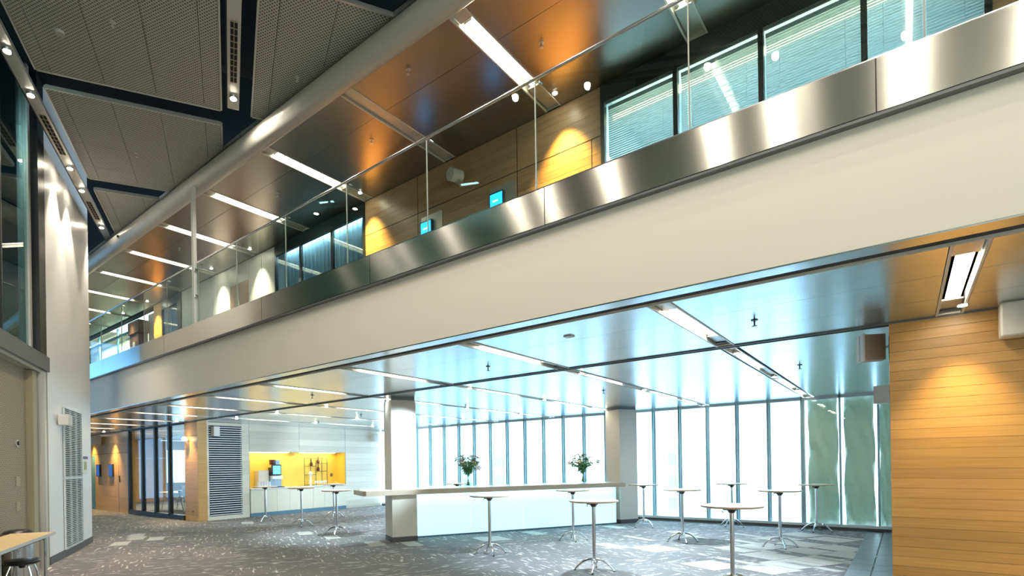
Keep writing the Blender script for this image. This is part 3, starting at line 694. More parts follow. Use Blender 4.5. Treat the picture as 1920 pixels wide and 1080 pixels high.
# ------------------------------------------------------------------ columns and bar (hall grid)
def column(h, n, wd, label, loc_z=0):
    t = empty('square_column', H(h, n, 0), TH, label, 'column')
    bevel(boxo('shaft', (0, 0, .1), (wd, wd, 3.14), 'column_paint', t), .006, 1)
    boxo('skirting', (-.004, -.004, 0), (wd + .004, wd + .004, .11), 'dark_skirting', t)
    boxo('shadow_joint', (.02, .02, 3.14), (wd - .02, wd - .02, 3.2), 'grey_trim', t)
column(11.5, 3.27, .58, 'square cream column at the near end of the bar')
column(11.9, 9.85, .6, 'square pale column at the far end of the bar beside the windows')
t = empty('bar_counter', H(11.42, 2.62, 0), TH, 'long bar with thick pale wood top and glowing white front between two columns', 'bar counter')
bt = MB(); bt.prism([(.06, 0), (7.0, 0), (7.0, 1.0), (.9, 1.0), (.9, .67), (1.235, .67), (1.235, .075), (.645, .075), (.645, .67), (.898, .67), (.898, 1.0), (0, 1.0), (0, .06)], 1.035, 1.145); bevel(bt.build('bar_top', 'bar_top', t), .004, 1)
boxo('top_skin', (1.25, .03, 1.146), (6.98, .98, 1.152), 'table_white', t); boxo('top_skin', (.05, .03, 1.146), (.64, .98, 1.152), 'table_white', t)
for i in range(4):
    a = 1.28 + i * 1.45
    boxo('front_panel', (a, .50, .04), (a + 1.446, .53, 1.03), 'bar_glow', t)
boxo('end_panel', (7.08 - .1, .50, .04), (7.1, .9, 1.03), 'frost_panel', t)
boxo('plinth', (1.28, .53, 0), (7.0, .9, .05), 'kick_blue', t)
boxo('rear_panel', (1.28, .86, .04), (7.0, .9, 1.03), 'frost_panel', t)
# light slot of the bar: a blue white strip under the counter edge
boxo('light_strip', (1.3, .40, 1.015), (6.95, .43, 1.03), 'lamp_bar', t) if 'lamp_bar' in MATS else (emit('lamp_bar', (.2, .72, 1), 12), boxo('light_strip', (1.3, .40, 1.015), (6.95, .43, 1.03), 'lamp_bar', t))

# ------------------------------------------------------------------ high tables
def high_table():
    t = empty('high_table')
    tp = MB(); tp.lathe([(.345, 1.072), (.37, 1.078), (.375, 1.09), (.373, 1.099)], 48); tp.build('tabletop_edge', 'table_edge', t, True)
    MB().lathe([(.372, 1.099), (.372, 1.101)], 48).build('tabletop', 'table_white', t, True)
    MB().lathe([(.028, .17), (.028, 1.04)], 20).build('pole', 'chrome', t, True)
    hb = MB(); hb.lathe([(.035, 1.0), (.06, 1.045), (.07, 1.072)], 16); hb.box((-.10, -.03, 1.035), (.06, .03, 1.07)); hb.build('tilt_bracket', 'dark_plastic', t)
    MB().tube([(-.09, 0, 1.05), (-.11, 0, 1.02), (-.10, 0, 1.0)], .006, 6).build('lever', 'dark_plastic', t)
    MB().lathe([(.05, .12), (.055, .15), (.035, .2)], 20).build('hub', 'chrome', t, True)
    for k in range(4):
        a = k * PI / 2 + .35; pts = []
        for j in range(9):
            s_ = j / 8; r = .03 + .27 * s_; z = .165 * (1 - s_ ** 2.2) + .018
            pts.append((r * math.cos(a), r * math.sin(a), z))
        lg = MB().tube(pts, [.02 - .006 * j / 8 for j in range(9)], 8).build('leg', 'chrome', t, True)
        MB().lathe([(.02, 0), (.02, .012)], 10, (.3 * math.cos(a), .3 * math.sin(a), 0)).build('foot', 'dark_plastic', lg)
    return t
tabs = [(-3.75, 7.81, 'in front of the bar, nearest but one to the camera'), (-1.77, 7.75, 'largest and nearest, its foot cut by the bottom edge'), (-1.62, 15.05, 'in front of the green tarpaulins'),
        (-3.62, 11.70, 'before the second right window bar'), (-5.25, 13.85, 'just right of the far column'), (-6.05, 8.20, 'closest to the near column, in front of the bar panel'),
        (-5.60, 10.65, 'near the middle of the bar front'), (-1.88, 11.95, 'right of the nearest table, before the last clear windows'), (-3.45, 15.15, 'farthest one, against the window wall'),
        (-15.45, 9.15, 'in front of the coffee machine'), (-13.3, 9.0, 'middle one before the coffee counter'), (-10.95, 8.43, 'just left of the near column'), (-14.7, 11.2, 'closest to the bottle rack'),
        (-10.93, 13.11, 'seen behind the left flower vase'), (-8.05, 13.6, 'behind the bar between the two vases'), (-9.85, 11.08, 'behind the bar just right of the near column'), (-13.6, 12.9, 'mostly hidden behind the near column')]
t0 = high_table()
for i, (x, y, l) in enumerate(tabs):
    o = t0 if i == 0 else copy_tree(t0)
    o.location = (x, y, 0); o.rotation_euler.z = [0, .4, 1.1, .2, .8, .5, .3, .1, .9, .2, .6, .35, .5, .7, .2, .4, .1][i]
    tag(o, 'round high standing table ' + l, 'table', 'standing tables around the bar')

# ------------------------------------------------------------------ flower vases
def vase(h, n, label, vlabel, seed, pink):
    rnd = random.Random(seed)
    v = empty('glass_vase', H(h, n, 1.153), TH, vlabel, 'vase', 'flower vases on the bar')
    pr_ = [(.075, 0), (.10, .03), (.115, .09), (.10, .17), (.06, .23), (.052, .27), (.075, .31)]
    vb = MB(); vb.lathe(pr_, 28); vb.f.pop(); vb.build('body', 'glass_vase', v, True)
    MB().lathe([(.07, .01), (.098, .05), (.10, .1)], 20).build('water', 'glass_vase', v, True)
    f = empty('flower_bouquet', H(h, n, 1.163), TH, label, 'flowers', 'lily bouquets on the bar'); f.scale = (1.3, 1.3, 1.0)
    stems = MB(); lv = MB()
    heads = []
    for i in range(34):
        a = rnd.uniform(0, 2 * PI); e = rnd.uniform(.15, 1.0); L = rnd.uniform(.5, .74)
        p0 = (-.03 * math.cos(a), -.03 * math.sin(a), .02); p1 = (.015 * math.cos(a), .015 * math.sin(a), .28)
        sp = .36 * e; p2 = (sp * .5 * math.cos(a), sp * .5 * math.sin(a), .28 + (L - .28) * .55); p3 = (sp * math.cos(a), sp * math.sin(a), .28 + (L - .28) * (1.05 - .45 * e * e))
        stems.tube([p0, p1, p2, p3], .003, 5)
        P = [Vector(q) for q in (p1, p2, p3)]
        for k in range(10):
            s_ = rnd.uniform(.05, 1); q = P[0].lerp(P[1], s_ * 2) if s_ < .5 else P[1].lerp(P[2], s_ * 2 - 1)
            d = Vector((rnd.gauss(0, 1), rnd.gauss(0, 1), rnd.gauss(.2, .6))).normalized(); sd = d.cross(Vector((rnd.random(), rnd.random(), 1))).normalized() * .02; l = rnd.uniform(.06, .10)
            b = len(lv.v); nn = d.cross(sd).normalized() * .004
            lv.v += [tuple(q), tuple(q + d * l * .5 + sd + nn), tuple(q + d * l), tuple(q + d * l * .5 - sd + nn)]; lv.f += [(b, b + 1, b + 2), (b, b + 2, b + 3)]
        heads.append((P[2], (P[2] - P[1]).normalized()))
    stems.build('stems', 'leaf', f, True); tag(lv.build('foliage', 'leaf', f), kind='stuff')
    for i, (q, d) in enumerate(heads[:22]):
        fm = MB(); z = d; xa = z.cross(Vector((0, 1, .3))).normalized(); ya = z.cross(xa)
        s_ = .075 if i < 10 else .04
        for k in range(6):
            a = k * PI / 3; r = xa * math.cos(a) + ya * math.sin(a); sd = z.cross(r) * s_ * .28
            b = len(fm.v); fm.v += [tuple(q), tuple(q + r * s_ * .55 + z * s_ * .55 + sd), tuple(q + r * s_ * 1.1 + z * s_ * .5), tuple(q + r * s_ * .55 + z * s_ * .55 - sd), tuple(q + r * s_ * .5 + z * s_ * .35)]
            fm.f += [(b, b + 1, b + 4), (b + 1, b + 2, b + 4), (b + 2, b + 3, b + 4), (b + 3, b, b + 4)]
        fm.build('lily', 'petal' if (i % 2 == 0) == pink else 'petal_white', f)
vase(11.88, 5.28, 'bouquet of pink and white lilies in the vase nearest the near column', 'round clear glass vase on the bar nearer to the near column', 3, True)
vase(11.88, 8.6, 'greener bouquet with small pale lilies in the vase nearest the far column', 'round clear glass vase on the bar nearer to the far column', 8, False)

# ------------------------------------------------------------------ kitchenette wall (faces +X); local x = world Y
kw = empty('wall_kitchen', (XK, 0, 0), PI / 2); struct(kw, 'wood panelled wall, daylight put into its pale colour, with louvre and coffee niche')
planks(kw, 7.95, 8.27, 0.0, 3.19, .215, [], 'wood_daylit', rng=False)
planks(kw, 9.40, 9.66, 0.0, 3.19, .215, [], 'wood_daylit', rng=False)
planks(kw, 8.27, 9.40, 3.08, 3.19, .215, [], 'wood_daylit', rng=False); planks(kw, 8.27, 9.40, 0, .13, .215, [], 'wood_daylit', rng=False)
planks(kw, 9.67, 13.78, 2.24, 3.19, .24, [11.65], 'wood_daylit', rng=False)
planks(kw, 13.79, 15.62, 0.0, 3.19, .24, [], 'wood_daylit', rng=False)
for y in (9.66, 11.645, 13.78): boxo('panel_joint', (y, -.001, 2.24 if y == 11.645 else 0), (y + .008, .01, 3.19), 'grey_trim', kw)
bk = MB(); bk.box((7.95, .02, 0), (8.27, .3, 3.2)); bk.box((9.40, .02, 0), (9.66, .3, 3.2)); bk.box((9.66, .02, 2.24), (13.79, .62, 3.2)); bk.box((13.79, .02, 0), (15.7, .3, 3.2)); bk.box((8.27, .25, 0), (9.4, .3, 3.2)); bk.build('backing', 'wood_daylit', kw)
lv_ = empty('louvre_grille', (XK, 8.28, .13), PI / 2, 'tall black and white horizontal louvre panel in the daylight whitened wood wall', 'grille')
boxo('backing', (0, .1, 0), (1.12, .12, 2.95), 'dark_void', lv_)
lm = MB().box((0, 0, 0), (1.12, .06, .030)).mesh('slat', 'louver_white')
for k in range(40): link('slat', lm, lv_, (0, .0, .02 + k * .0735))
# niche
boxo('niche_back', (9.67, .55, .95), (13.78, .57, 2.26), 'niche_yellow', kw); boxo('niche_side', (9.66, .02, .95), (9.68, .56, 2.24), 'niche_yellow', kw); boxo('niche_side', (13.77, .02, .95), (13.79, .56, 2.24), 'niche_yellow', kw)
boxo('niche_top', (9.67, .02, 2.235), (13.78, .56, 2.25), 'counter_white', kw)
for a in (9.8, 11.9): boxo('niche_lamp', (a, .30, 2.22), (a + 1.6, .36, 2.234), 'lamp_white', kw)
kc = empty('kitchen_worktop', (XK, 9.68, 0), PI / 2, 'long pale worktop of the coffee counter in the yellow niche', 'worktop')
boxo('top', (0, -.06, .93), (4.09, .55, .965), 'counter_white', kc)
kk = empty('kitchen_kick_board', (XK, 9.68, 0), PI / 2, 'blue grey recessed kick board below the pale cabinets', 'kick board')
boxo('board', (0, -.02, 0), (4.09, .0, .12), 'kick_blue', kk)
ys_ = [0, 1.0, 1.52, 2.53, 3.04, 4.09]
cl = ['leftmost wide one', 'second, narrow', 'middle wide one', 'fourth, narrow', 'rightmost wide one']
for i, (a, b) in enumerate(zip(ys_, ys_[1:])):
    c = empty('base_cabinet', (XK, 9.68 + a, 0), PI / 2, 'pale flat fronted cabinet below the coffee counter, ' + cl[i], 'cabinet', 'cabinets of the coffee counter')
    boxo('carcass', (.004, 0, .12), (b - a - .004, .5, .925), 'cabinet_pale', c)
    nd = 2 if b - a > .7 else 1
    for k in range(nd):
        w_ = (b - a) / nd; d_ = boxo('door', (k * w_ + .004, -.035, .125), ((k + 1) * w_ - .004, -.002, .92), 'cabinet_pale', c)
        MB().tube([(k * w_ + (.08 if k else w_ - .08), -.05, .82), (k * w_ + (.08 if k else w_ - .08), -.03, .82)], .012, 10).build('knob', 'chrome', d_)
def K(y, d, z): return (XK + d, y, z)       # d = distance out of the wall
cm = empty('coffee_machine', K(10.79, -.25, .966), PI / 2, 'coffee machine with a blue touch screen and grey dispenser on the counter', 'coffee machine')
boxo('body', (-.22, -.05, .02), (.22, .25, .42), 'machine_grey', cm); boxo('front_panel', (-.20, -.17, .30), (.20, -.05, .42), 'china', cm)
boxo('drip_tray', (-.22, -.22, 0), (.24, .25, .03), 'dark_plastic', cm); boxo('upper_body', (-.15, -.03, .42), (.2, .2, .72), 'dark_plastic', cm)
s_ = boxo('screen_frame', (-.17, -.10, .44), (.19, -.03, .82), 'screen_rim', cm); boxo('screen', (-.14, -.105, .48), (.16, -.101, .78), 'screen_machine', s_)
MB().lathe([(.09, .82), (.11, .98), (.11, 1.0)], 16, (-.08, .05, 0)).build('bean_hopper', 'bottle_glass', cm, True); boxo('water_tank', (.02, -.02, .82), (.18, .16, .98), 'machine_grey', cm)
for x in (-.05, .05): MB().tube([(x, -.12, .30), (x, -.12, .24)], .012, 8).build('spout', 'chrome', cm)
for i in range(5):
    for j in range(2):
        c = MB()
        for k in range(6): c.lathe([(.030, k * .035), (.040, k * .035 + .055)], 14)
        o = c.build('cup_stack', 'china', None, True, K(10.08 + i * .095, -.08 - j * .11, .966)); tag(o, 'stack of white cups left of the coffee machine, %s in the %s row' % (['leftmost', 'second', 'middle', 'fourth', 'rightmost'][i], ['front', 'back'][j]), 'cups', 'cup stacks beside the coffee machine')
o = boxo('milk_fridge', (-.2, 0, 0), (.2, .24, .62), 'wood_daylit'); o.location = K(10.36, -.29, .966); o.rotation_euler.z = PI / 2; tag(o, 'tall pale box appliance at the back of the counter left of the coffee machine', 'appliance')
boxo('front_line', (-.19, -.004, .1), (.19, .0, .6), 'cabinet_pale', o)
rk = empty('bottle_rack', K(12.15, -.42, .966), PI / 2, 'black metal wire rack standing on the counter before the yellow niche', 'rack')
for x in (0, .28, .52, .80, 1.05):
    MB().tube([(x, 0, 0), (x, 0, 1.06)], .010, 6).build('upright', 'dark_frame', rk)
for z, a, b in ((1.05, 0, 1.05), (.75, 0, .52), (.85, .52, 1.05), (.55, .52, 1.05), (.42, 0, .52), (.02, 0, 1.05)):
    MB().tube([(a, 0, z), (b, 0, z)], .009, 6).build('shelf_bar', 'dark_frame', rk); MB().tube([(a, .14, z), (b, .14, z)], .009, 6).build('shelf_bar', 'dark_frame', rk)
for (x, z, l) in ((.36, .76, 'upper left in the wire rack'), (.68, .86, 'top right in the wire rack'), (.68, .56, 'below the top right one in the wire rack')):
    b = empty('bottle', K(12.15 + x, -.49, .966 + z), 0, 'dark red bottle, ' + l, 'bottle', 'bottles in the wire rack')
    MB().lathe([(.045, 0), (.06, .05), (.05, .11), (.016, .17), (.014, .25)], 16).build('body', 'bottle_glass', b, True); MB().lathe([(.016, .25), (.016, .27)], 12).build('cap', 'dark_plastic', b, True)
for i in range(6):
    o = MB().lathe([(.02, 0), (.022, .004), (.008, .01), (.008, .08), (.035, .12), (.032, .18)], 14).build('drinking_glass', 'china', None, True, K(12.45 + i * .1, -.16, .966)); tag(o, 'small pale glass before the wire rack, %s in the row' % ['leftmost', 'second', 'third', 'fourth', 'fifth', 'rightmost'][i], 'glass', 'glasses before the wire rack')
o = empty('tray', K(13.4, -.2, .966), 0, 'shallow white tray at the right end of the coffee counter', 'tray'); MB().lathe([(.14, 0), (.2, .05), (.19, .055)], 24).build('dish', 'china', o, True); MB().lathe([(.05, .01), (.06, .08), (.02, .12)], 12, (.02, .03, 0)).build('fruit', 'niche_yellow', o, True)
o = empty('flower_jar', K(12.25, -.18, .966), 0, 'white flower in a slim white jar left of the wire rack', 'flower'); MB().lathe([(.035, 0), (.045, .2), (.03, .36)], 16).build('jar', 'china', o, True); MB().lathe([(.02, .36), (.09, .46), (.03, .55)], 10).build('bloom', 'petal_white', o, True)
o = empty('wall_sign', K(13.5, -.545, 1.35), PI / 2, 'small round emblem plate low on the yellow niche wall', 'sign'); MB().tube([(0, -.005, 0), (0, 0, 0)], .07, 20).build('plate', 'brown_stone', o)
# speakers left
def box_speaker(loc, rz, label, sz=(.2, .2, .32), mat='speaker_white', logo=False):
    t = empty('wall_speaker', loc, rz, label, 'speaker'); a, b, c = sz
    bevel(boxo('cabinet', (-a / 2, -b - .06, 0), (a / 2, -.06, c), mat, t), .015); boxo('front_cloth', (-a / 2 + .015, -b - .066, .015), (a / 2 - .015, -b - .06, c - .015), mat, t)
    boxo('bracket', (-.03, -.06, c * .35), (.03, 0, c * .65), 'light_metal', t)
    if logo: boxo('badge', (-.03, -b - .070, c * .72), (.03, -b - .066, c * .74), 'pale_trim', t)
    return t
box_speaker(K(8.42, 0, 2.72), PI / 2, 'white box speaker over the left top corner of the louvre grille')
box_speaker(K(15.2, 0, 2.72), PI / 2 , 'pale box speaker high at the right end of the kitchen wall')
box_speaker((.98, YW, 2.86), 0, 'large beige box speaker high on the golden wood wall at the right edge', (.5, .2, .34), 'speaker_white', True)
box_speaker((-26.0, 7.9, 2.75), 0, 'white box speaker on the far wood wall near the ceiling', (.3, .3, .35))
# hanging speaker beside the wood wall
hsq = empty('hanging_speaker', (-.29, 8.05, 2.84), math.radians(20), 'curved beige speaker on an arm, left of the golden wood wall', 'speaker')
MB().prism([(-.11, -.10), (.11, -.06), (.11, .08), (-.11, .10), (-.13, 0)], 0, .30).build('cabinet', 'speaker_cloth', hsq); MB().prism([(-.125, -.11), (-.105, -.105), (-.105, .105), (-.13, .1)], -.01, .31).build('side_rim', 'speaker_white', hsq)
MB().tube([(.11, 0, .15), (.19, 0, .16)], .014, 8).build('arm', 'chrome', hsq); MB().tube([(.17, 0, .36), (.17, 0, .0)], .012, 8).build('hanger', 'chrome', hsq)
hs2 = empty('hanging_speaker', (-.24, 10.2, 2.5), math.radians(-20), 'smaller white speaker farther back against the tarpaulin windows', 'speaker')
MB().prism([(-.1, -.08), (.1, -.08), (.1, .08), (-.1, .08)], 0, .26).build('cabinet', 'speaker_white', hs2); MB().tube([(.08, 0, .2), (.08, 0, .7)], .012, 8).build('hanger', 'chrome', hs2)
boxo('bracket_plate', (.09, -.03, .1), (.12, .03, .2), 'light_metal', hs2)

# ------------------------------------------------------------------ left end: wood walls, glazed meeting room (plane Y = 7.9)
YL = 7.9
wq = empty('wall_far_pier', (0, YL, 0)); struct(wq, 'golden wood pier between the glazed room and the louvre wall')
boxo('backing', (-18.2, .02, 0), (-17.28, .3, 3.2), 'wood_gold', wq); planks(wq, -18.2, -17.28, 0, 3.19, .43, [], 'wood_gold', rng=False)
MB().tube([(-17.9, -.05, 2.62), (-17.9, 0, 2.62)], .05, 14).build('lamp_base', 'chrome', wq)
MB().lathe([(.05, -.06), (.09, 0), (.05, .06)], 14, (-17.9, -.13, 2.65)).build('lamp_globe', 'lamp_warm', wq, True); boxo('floor_socket', (-17.7, -.004, .28), (-17.6, 0, .34), 'brown_stone', wq)
wf = empty('wall_far_wood', (0, YL, 0)); struct(wf, 'golden wood wall at the far left with two blue panels')
boxo('backing', (-31, .02, 0), (-22.95, .2, 3.2), 'wood_gold', wf); planks(wf, -31, -22.95, 0, 3.19, .43, [-27.1, -24.1], 'wood_gold', rng=False)
boxo('head_joint', (-27, -.002, 2.35), (-22.95, .0, 2.362), 'dark_void', wf); boxo('door_joint', (-24.12, -.002, 0), (-24.1, .0, 2.35), 'dark_void', wf)
boxo('door_opening', (-27.3, -.004, 0), (-26.85, .0, 2.3), 'teal_curtain', wf)
boxo('handle_plate', (-24.02, -.02, 1.2), (-23.97, 0, 1.45), 'dark_plastic', wf); boxo('handle', (-24.05, -.04, 1.4), (-23.92, -.02, 1.42), 'dark_plastic', wf)
def blue_screen(loc, label, w_, h_, plate, rim=.02, text='lamp'):
    t = empty('room_screen', loc, 0, label, 'screen')
    if plate: boxo('mounting_plate', (-w_ * .56, -.012, -.06), (w_ * .5 + .22, 0, h_ + .12), 'light_metal', t)
    boxo('casing', (-w_ / 2, -.07, 0), (w_ / 2, -.012, h_), 'screen_rim', t)
    boxo('display', (-w_ / 2 + rim, -.073, rim), (w_ / 2 - rim, -.0705, h_ - rim), 'screen_blue' if plate else 'screen_navy', t)
    if plate:
        for i, (a, b) in enumerate(((-.07, .012), (-.052, .01), (-.034, .012), (-.014, .01), (.006, .012), (.028, .01))): boxo('lettering', (a, -.075, h_ * .55), (a + b, -.0735, h_ * .55 + .022 + .008 * (i % 2)), 'screen_text', t)
    return t
blue_screen((-7.09, YW, 6.05), 'bright blue room screen on the balcony wood wall, left one', .30, .36, True)
blue_screen((-5.42, YW, 6.05), 'bright blue room screen on the balcony wood wall, right one', .30, .36, True)
blue_screen((-26.3, YL, 1.42), 'dark blue wall panel on the far wood wall, left one beside the door', .42, .5, False)
blue_screen((-24.8, YL, 1.42), 'dark blue wall panel on the far wood wall, right one beside the handle', .42, .5, False)
rs = empty('round_speaker', (-6.24, YW, 6.98), 0, 'round grey speaker drum on the balcony wood wall', 'speaker')
MB().tube([(-.06, -.26, -.02), (0, -.03, 0)], .115, 28).build('drum', 'speaker_white', rs, True); boxo('bracket', (-.03, -.15, -.15), (.05, 0, -.1), 'light_metal', rs)
gr = empty('window_8', (0, YL, 0)); struct(gr, 'dark framed glazing of the meeting room at the far left')
for x in (-23.0, -21.72, -20.56, -19.4): boxo('mullion', (x, -.05, .1), (x + .12, .08, 3.2), 'dark_frame', gr)
for a, b in ((-22.88, -21.72), (-21.6, -20.56), (-20.44, -19.4), (-19.28, -18.2)): boxo('pane', (a, 0, .16), (b, .01, 3.16), 'glass_room', gr)
boxo('sill', (-23, -.05, 0), (-18.2, .08, .16), 'dark_frame', gr); boxo('head', (-23, -.03, 3.15), (-18.2, .06, 3.2), 'dark_frame', gr)
struct(boxo('wall_room_wood', (-30.6, 8.1, 0), (-30.4, 12.2, 3.2), 'wood_gold')); boxo('picture_rail', (-30.4, 8.1, 2.25), (-30.38, 12.2, 2.28), 'pale_trim', bpy.data.objects['wall_room_wood'])
struct(boxo('ceiling_room', (-30.6, 8.0, 3.22), (-17.6, 15.9, 3.26), 'white_paint'))
struct(boxo('wall_room_side', (-30.6, 15.4, 0), (-17.6, 15.6, 3.2), 'white_paint')); struct(boxo('wall_room_right', (-17.95, 8.2, 0), (-17.9, 15.6, 3.2), 'white_paint'))
wv = empty('window_9', (-30.5, 12.2, 0)); struct(wv, 'bright window of the meeting room')
boxo('parapet', (0, 0, 0), (.1, 3.3, .95), 'beige', wv); boxo('head', (0, 0, 2.7), (.1, 3.3, 3.2), 'white_paint', wv); boxo('pane', (.04, 0, .95), (.05, 3.3, 2.7), 'glass_window', wv)
for y in (0, 1.6, 3.2): boxo('mullion', (0, y, .95), (.1, y + .06, 2.7), 'mullion', wv)
portal((-30.8, 13.85, 1.8), (0, -PI / 2, 0), 1.75, 3.2)
tt = empty('trestle_table', (-22.6, 9.6, 0), 0, 'light table on slanted chrome legs inside the glazed meeting room', 'table')
boxo('tabletop', (-1.2, -.4, .72), (1.2, .4, .75), 'desk_wood', tt)
for x in (-.9, .9):
    for y in (-.3, .3): MB().tube([(x * 1.15, y, 0), (x * .75, y, .72)], .018, 8).build('leg', 'chrome', tt)
for i, (x, y) in enumerate(((-23.9, 10.3), (-20.9, 9.3))):
    c = empty('meeting_chair', (x, y, 0), .5 + i, 'grey blue chair inside the glazed room, %s' % ('left of the trestle table' if i == 0 else 'right of the trestle table'), 'chair')
    boxo('seat', (-.24, -.22, .44), (.24, .22, .49), 'office_wall', c); boxo('backrest', (-.22, .2, .5), (.22, .25, .95), 'office_wall', c)
    for a in (-.2, .2):
        for b in (-.2, .2): MB().tube([(a, b, 0), (a, b, .45)], .012, 6).build('leg', 'chrome', c)
pj = empty('projector', (-21.8, 9.4, .75), .3, 'small white projector on the trestle table', 'projector'); boxo('body', (-.16, -.12, 0), (.16, .12, .1), 'china', pj); MB().tube([(-.06, -.16, .05), (-.06, -.12, .05)], .035, 12).build('lens', 'dark_plastic', pj)

# ------------------------------------------------------------------ foreground left: table, bin, stool
ft = empty('side_table', H(8.68, -2.68, 0), TH, 'light wood table with grey edge and chrome legs at the left photo edge', 'table')
boxo('tabletop', (-.27, -1.05, .755), (.27, 1.05, .785), 'desk_wood', ft); ed = MB(); ed.box((.27, -1.055, .745), (.275, 1.055, .787)); ed.box((-.27, 1.05, .745), (.27, 1.055, .787)); ed.box((-.27, -1.055, .745), (.27, -1.05, .787)); ed.build('edge_band', 'light_metal', ft)
for x in (-.2, .2):
    for y in (-.85, .85): MB().lathe([(.02, 0), (.02, .755)], 14, (x, y, 0)).build('leg', 'chrome', ft, True)
MB().tube([(-.2, .85, .70), (.2, .85, .70)], .012, 6).build('cross_bar', 'dark_plastic', ft); MB().tube([(.2, -.85, .72), (.2, .85, .72)], .012, 6).build('side_bar', 'dark_plastic', ft)
bn = empty('waste_bin', H(9.97, -2.93, 0), 0, 'tall round chrome bin with black domed lid behind the light wood table', 'bin'); bn.scale = (.85, .85, 1)
MB().lathe([(.24, 0), (.24, .05)], 36).build('base_ring', 'dark_plastic', bn, True); MB().lathe([(.235, .05), (.235, .74)], 36).build('body', 'chrome', bn, True); MB().lathe([(.24, .74), (.24, .77)], 36).build('rim', 'chrome', bn, True); MB().lathe([(.225, .77), (.20, .80), (.12, .82), (.03, .825)], 36).build('lid', 'black_leather', bn, True)
st = empty('round_stool', H(9.05, -2.62, 0), .3, 'low round stool with black padded seat and chrome legs under the light wood table', 'stool')
MB().lathe([(.17, .43), (.20, .445), (.205, .47), (.19, .495), (.10, .505)], 36).build('seat', 'black_leather', st, True)
for k in range(4):
    a = k * PI / 2; MB().tube([(.13 * math.cos(a), .13 * math.sin(a), .44), (.19 * math.cos(a), .19 * math.sin(a), .3), (.21 * math.cos(a), .21 * math.sin(a), 0)], .012, 8).build('leg', 'chrome', st, True)
MB().lathe([(.03, .38), (.05, .43)], 12).build('seat_plate', 'dark_plastic', st, True)

# ------------------------------------------------------------------ sprinklers and detectors
def sprinkler(loc, label, grp, mat='dark_frame'):
    t = empty('sprinkler', loc, 0, label, 'sprinkler', grp)
    MB().lathe([(.035, -.008), (.035, 0)], 14).build('rosette', mat, t, True); MB().lathe([(.008, -.06), (.010, -.008)], 8).build('pipe', mat, t); MB().lathe([(.026, -.068), (.026, -.062)], 12).build('deflector', mat, t)
for x, y, l in ((-1.24, 6.54, 'right of the second strip light'), (-1.29, 10.15, 'behind the groove at the right'), (-4.95, 6.73, 'left of the third strip light'), (-4.87, 10.69, 'above the middle of the bar'), (-8.64, 10.76, 'just right of the near column'),
                (-9.6, 6.8, 'left of the near column'), (-12.3, 10.4, 'before the coffee counter'), (-15.2, 11.0, 'over the tables at the coffee counter')):
    sprinkler((x, y, ZC), 'small ceiling sprinkler, ' + l, 'sprinklers in the lower ceiling')
for x, y, l in ((-3.74, 6.42, 'brownish ceiling right of the square celled lamp'), (-5.46, 5.59, 'beside the round beam'), (-7.13, 6.36, 'between the unlit and the third strip light'), (-10.0, 6.3, 'over the middle of the balcony'), (-14.4, 6.2, 'left of the tall post'), (-18.9, 6.6, 'near the left end')):
    sprinkler((x, y, ZU), 'small sprinkler in the upper balcony ceiling, ' + l, 'sprinklers in the upper ceiling', 'light_metal')
for h_, n_, l in ((8.15, -1.32, 'in the largest hall panel'), (11.4, -1.5, 'in the second hall panel'), (8.3, 1.0, 'in the panel beside the round beam')):
    sprinkler(H(h_, n_, ZH), 'small sprinkler ' + l, 'sprinklers in the hall ceiling', 'light_metal')
dt = MB().lathe([(.05, -.03), (.06, -.01), (.06, 0)], 18).build('smoke_detector', 'detector', None, True, H(8.6, -2.0, ZH)); tag(dt, 'round smoke detector in the top left hall ceiling panel', 'detector')
sq = boxo('ceiling_sensor', (-.05, -.05, -.012), (.05, .05, 0), 'pale_trim'); sq.location = (-3.07, 5.81, ZC - .001); tag(sq, 'small square white sensor plate in the lower ceiling', 'sensor')

# ------------------------------------------------------------------ wall washers and bulbs
def washer(x, y, z, e, col, ty, tz, label, ang=72):
    t = empty('downlight', (x, y, z), 0, label, 'downlight', 'round downlights along the walls')
    MB().lathe([(.05, -.006), (.05, 0)], 18).build('ring', 'chrome', t, True); MB().lathe([(.036, -.012), (.036, -.006)], 16).build('bulb', 'lamp_spot', t)
    lamp_spot((x, y, z - .03), (x, ty, tz), e, ang, col, 1.0)
W1 = (1, .60, .15)
washer(-4.1, 7.42, ZU, 420, W1, 7.72, 4.4, 'downlight over the yellow lit wood beside the blinds')
washer(-8.7, 7.42, ZU, 420, W1, 7.72, 4.4, 'downlight over the yellow lit left end of the wood wall')
washer(-13.1, 7.42, ZU, 230, (1, .86, .62), 7.72, 4.4, 'downlight over the right pale corridor panel')
washer(-15.2, 7.42, ZU, 230, (1, .86, .62), 7.72, 4.4, 'downlight over the left pale corridor panel')
washer(-19.75, 7.42, ZU, 420, W1, 7.72, 4.4, 'downlight over the lit wood pier near the left end')
washer(-21.9, 7.4, ZU, 80, (1, .8, .5), 7.72, 4.4, 'downlight over the brown pier near the left end')
for x, e in ((.45, 85), (1.7, 100), (3.0, 100)): washer(x, 7.35, ZC, e, (1, .74, .36), 7.72, .6, 'downlight over the golden wood wall %s' % ('at its left end' if x < 1 else 'near its speaker' if x < 2 else 'beyond the right photo edge'), 70)
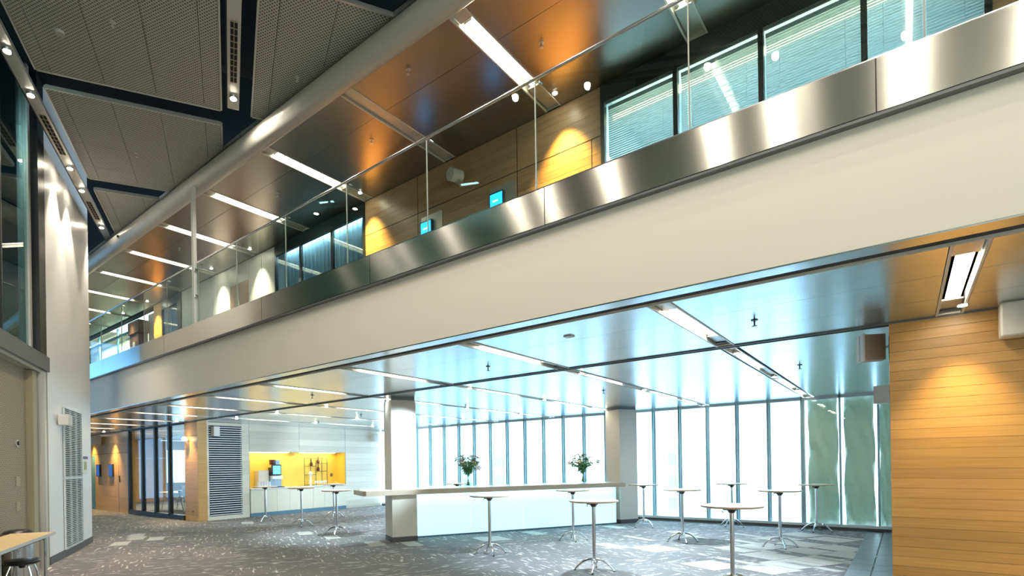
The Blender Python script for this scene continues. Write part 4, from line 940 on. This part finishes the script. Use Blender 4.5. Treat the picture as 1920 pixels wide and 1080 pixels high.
washer(-24.4, 7.5, ZC, 200, (1, .70, .3), 7.85, .3, 'downlight over the far wood wall right of the blue panels'); washer(-26.9, 7.5, ZC, 180, (1, .70, .3), 7.85, .3, 'downlight over the far door')
washer(-17.8, 7.5, ZC, 110, (1, .70, .3), 7.85, .3, 'downlight over the golden pier beside the louvre grille')

# spot lamps of the far ceiling tracks
COOL = (.68, .87, 1)
for x, y, tx, ty, tz, e, a in ((-6.6, 8.5, -8.3, 8.3, 2.2, 320, 50), (-1.81, 8.35, -2.2, 8.6, 0, 330, 85), (-4.2, 8.35, -4.6, 8.8, 0, 330, 85), (-8.95, 8.35, -9.5, 8.6, 0, 160, 85), (-11.2, 8.35, -11.2, 8.8, 0, 190, 85), (-13.45, 8.35, -17.2, 9.8, 1.2, 150, 120),
                               (-13.45, 11.2, -17.3, 14.5, 1.0, 220, 110), (-11.2, 11.2, -11.2, 11.8, 0, 190, 85), (-4.2, 11.2, -4.2, 11.8, 0, 330, 85), (-9, 13.2, -9.4, 13.4, 0, 120, 85)):
    lamp_spot((x, y, 3.16), (tx, ty, tz), e, a, COOL, .7)

def fill_light(loc, sx, sy, e, col, rot=(0, 0, 0)):
    d = bpy.data.lights.new('room_fill', 'AREA'); d.shape = 'RECTANGLE'; d.size = sx; d.size_y = sy; d.energy = e; d.color = col
    o = bpy.data.objects.new('room_fill', d); COL.objects.link(o); o.location = loc; o.rotation_euler = rot
fill_light((-24, 10.5, 3.18), 8, .3, 160, (1, .88, .7))  # warm area light added to brighten the glazed meeting room
fill_light(tuple(H(8.5, -3.9, 8.3)), .08, 5, 35, (.8, .95, 1), (0, 0, TH))  # area light added behind the glazing to brighten the teal curtain

struct(boxo('wall_upper_back', (-19.6, 8.15, 4.3), (-3.62, 8.25, 7.5), 'white_paint'))
struct(boxo('wall_upper_back_left', (-31, 9.2, 4.3), (-19.5, 9.3, 7.5), 'white_paint')); struct(boxo('wall_upper_divider', (-19.6, 7.85, 4.3), (-19.5, 9.3, 7.5), 'white_paint'))
fill_light((-10.7, 7.95, 7.3), 3.2, .12, 30, (.8, .93, 1))  # area light without a fitting, brightens the blue curtain
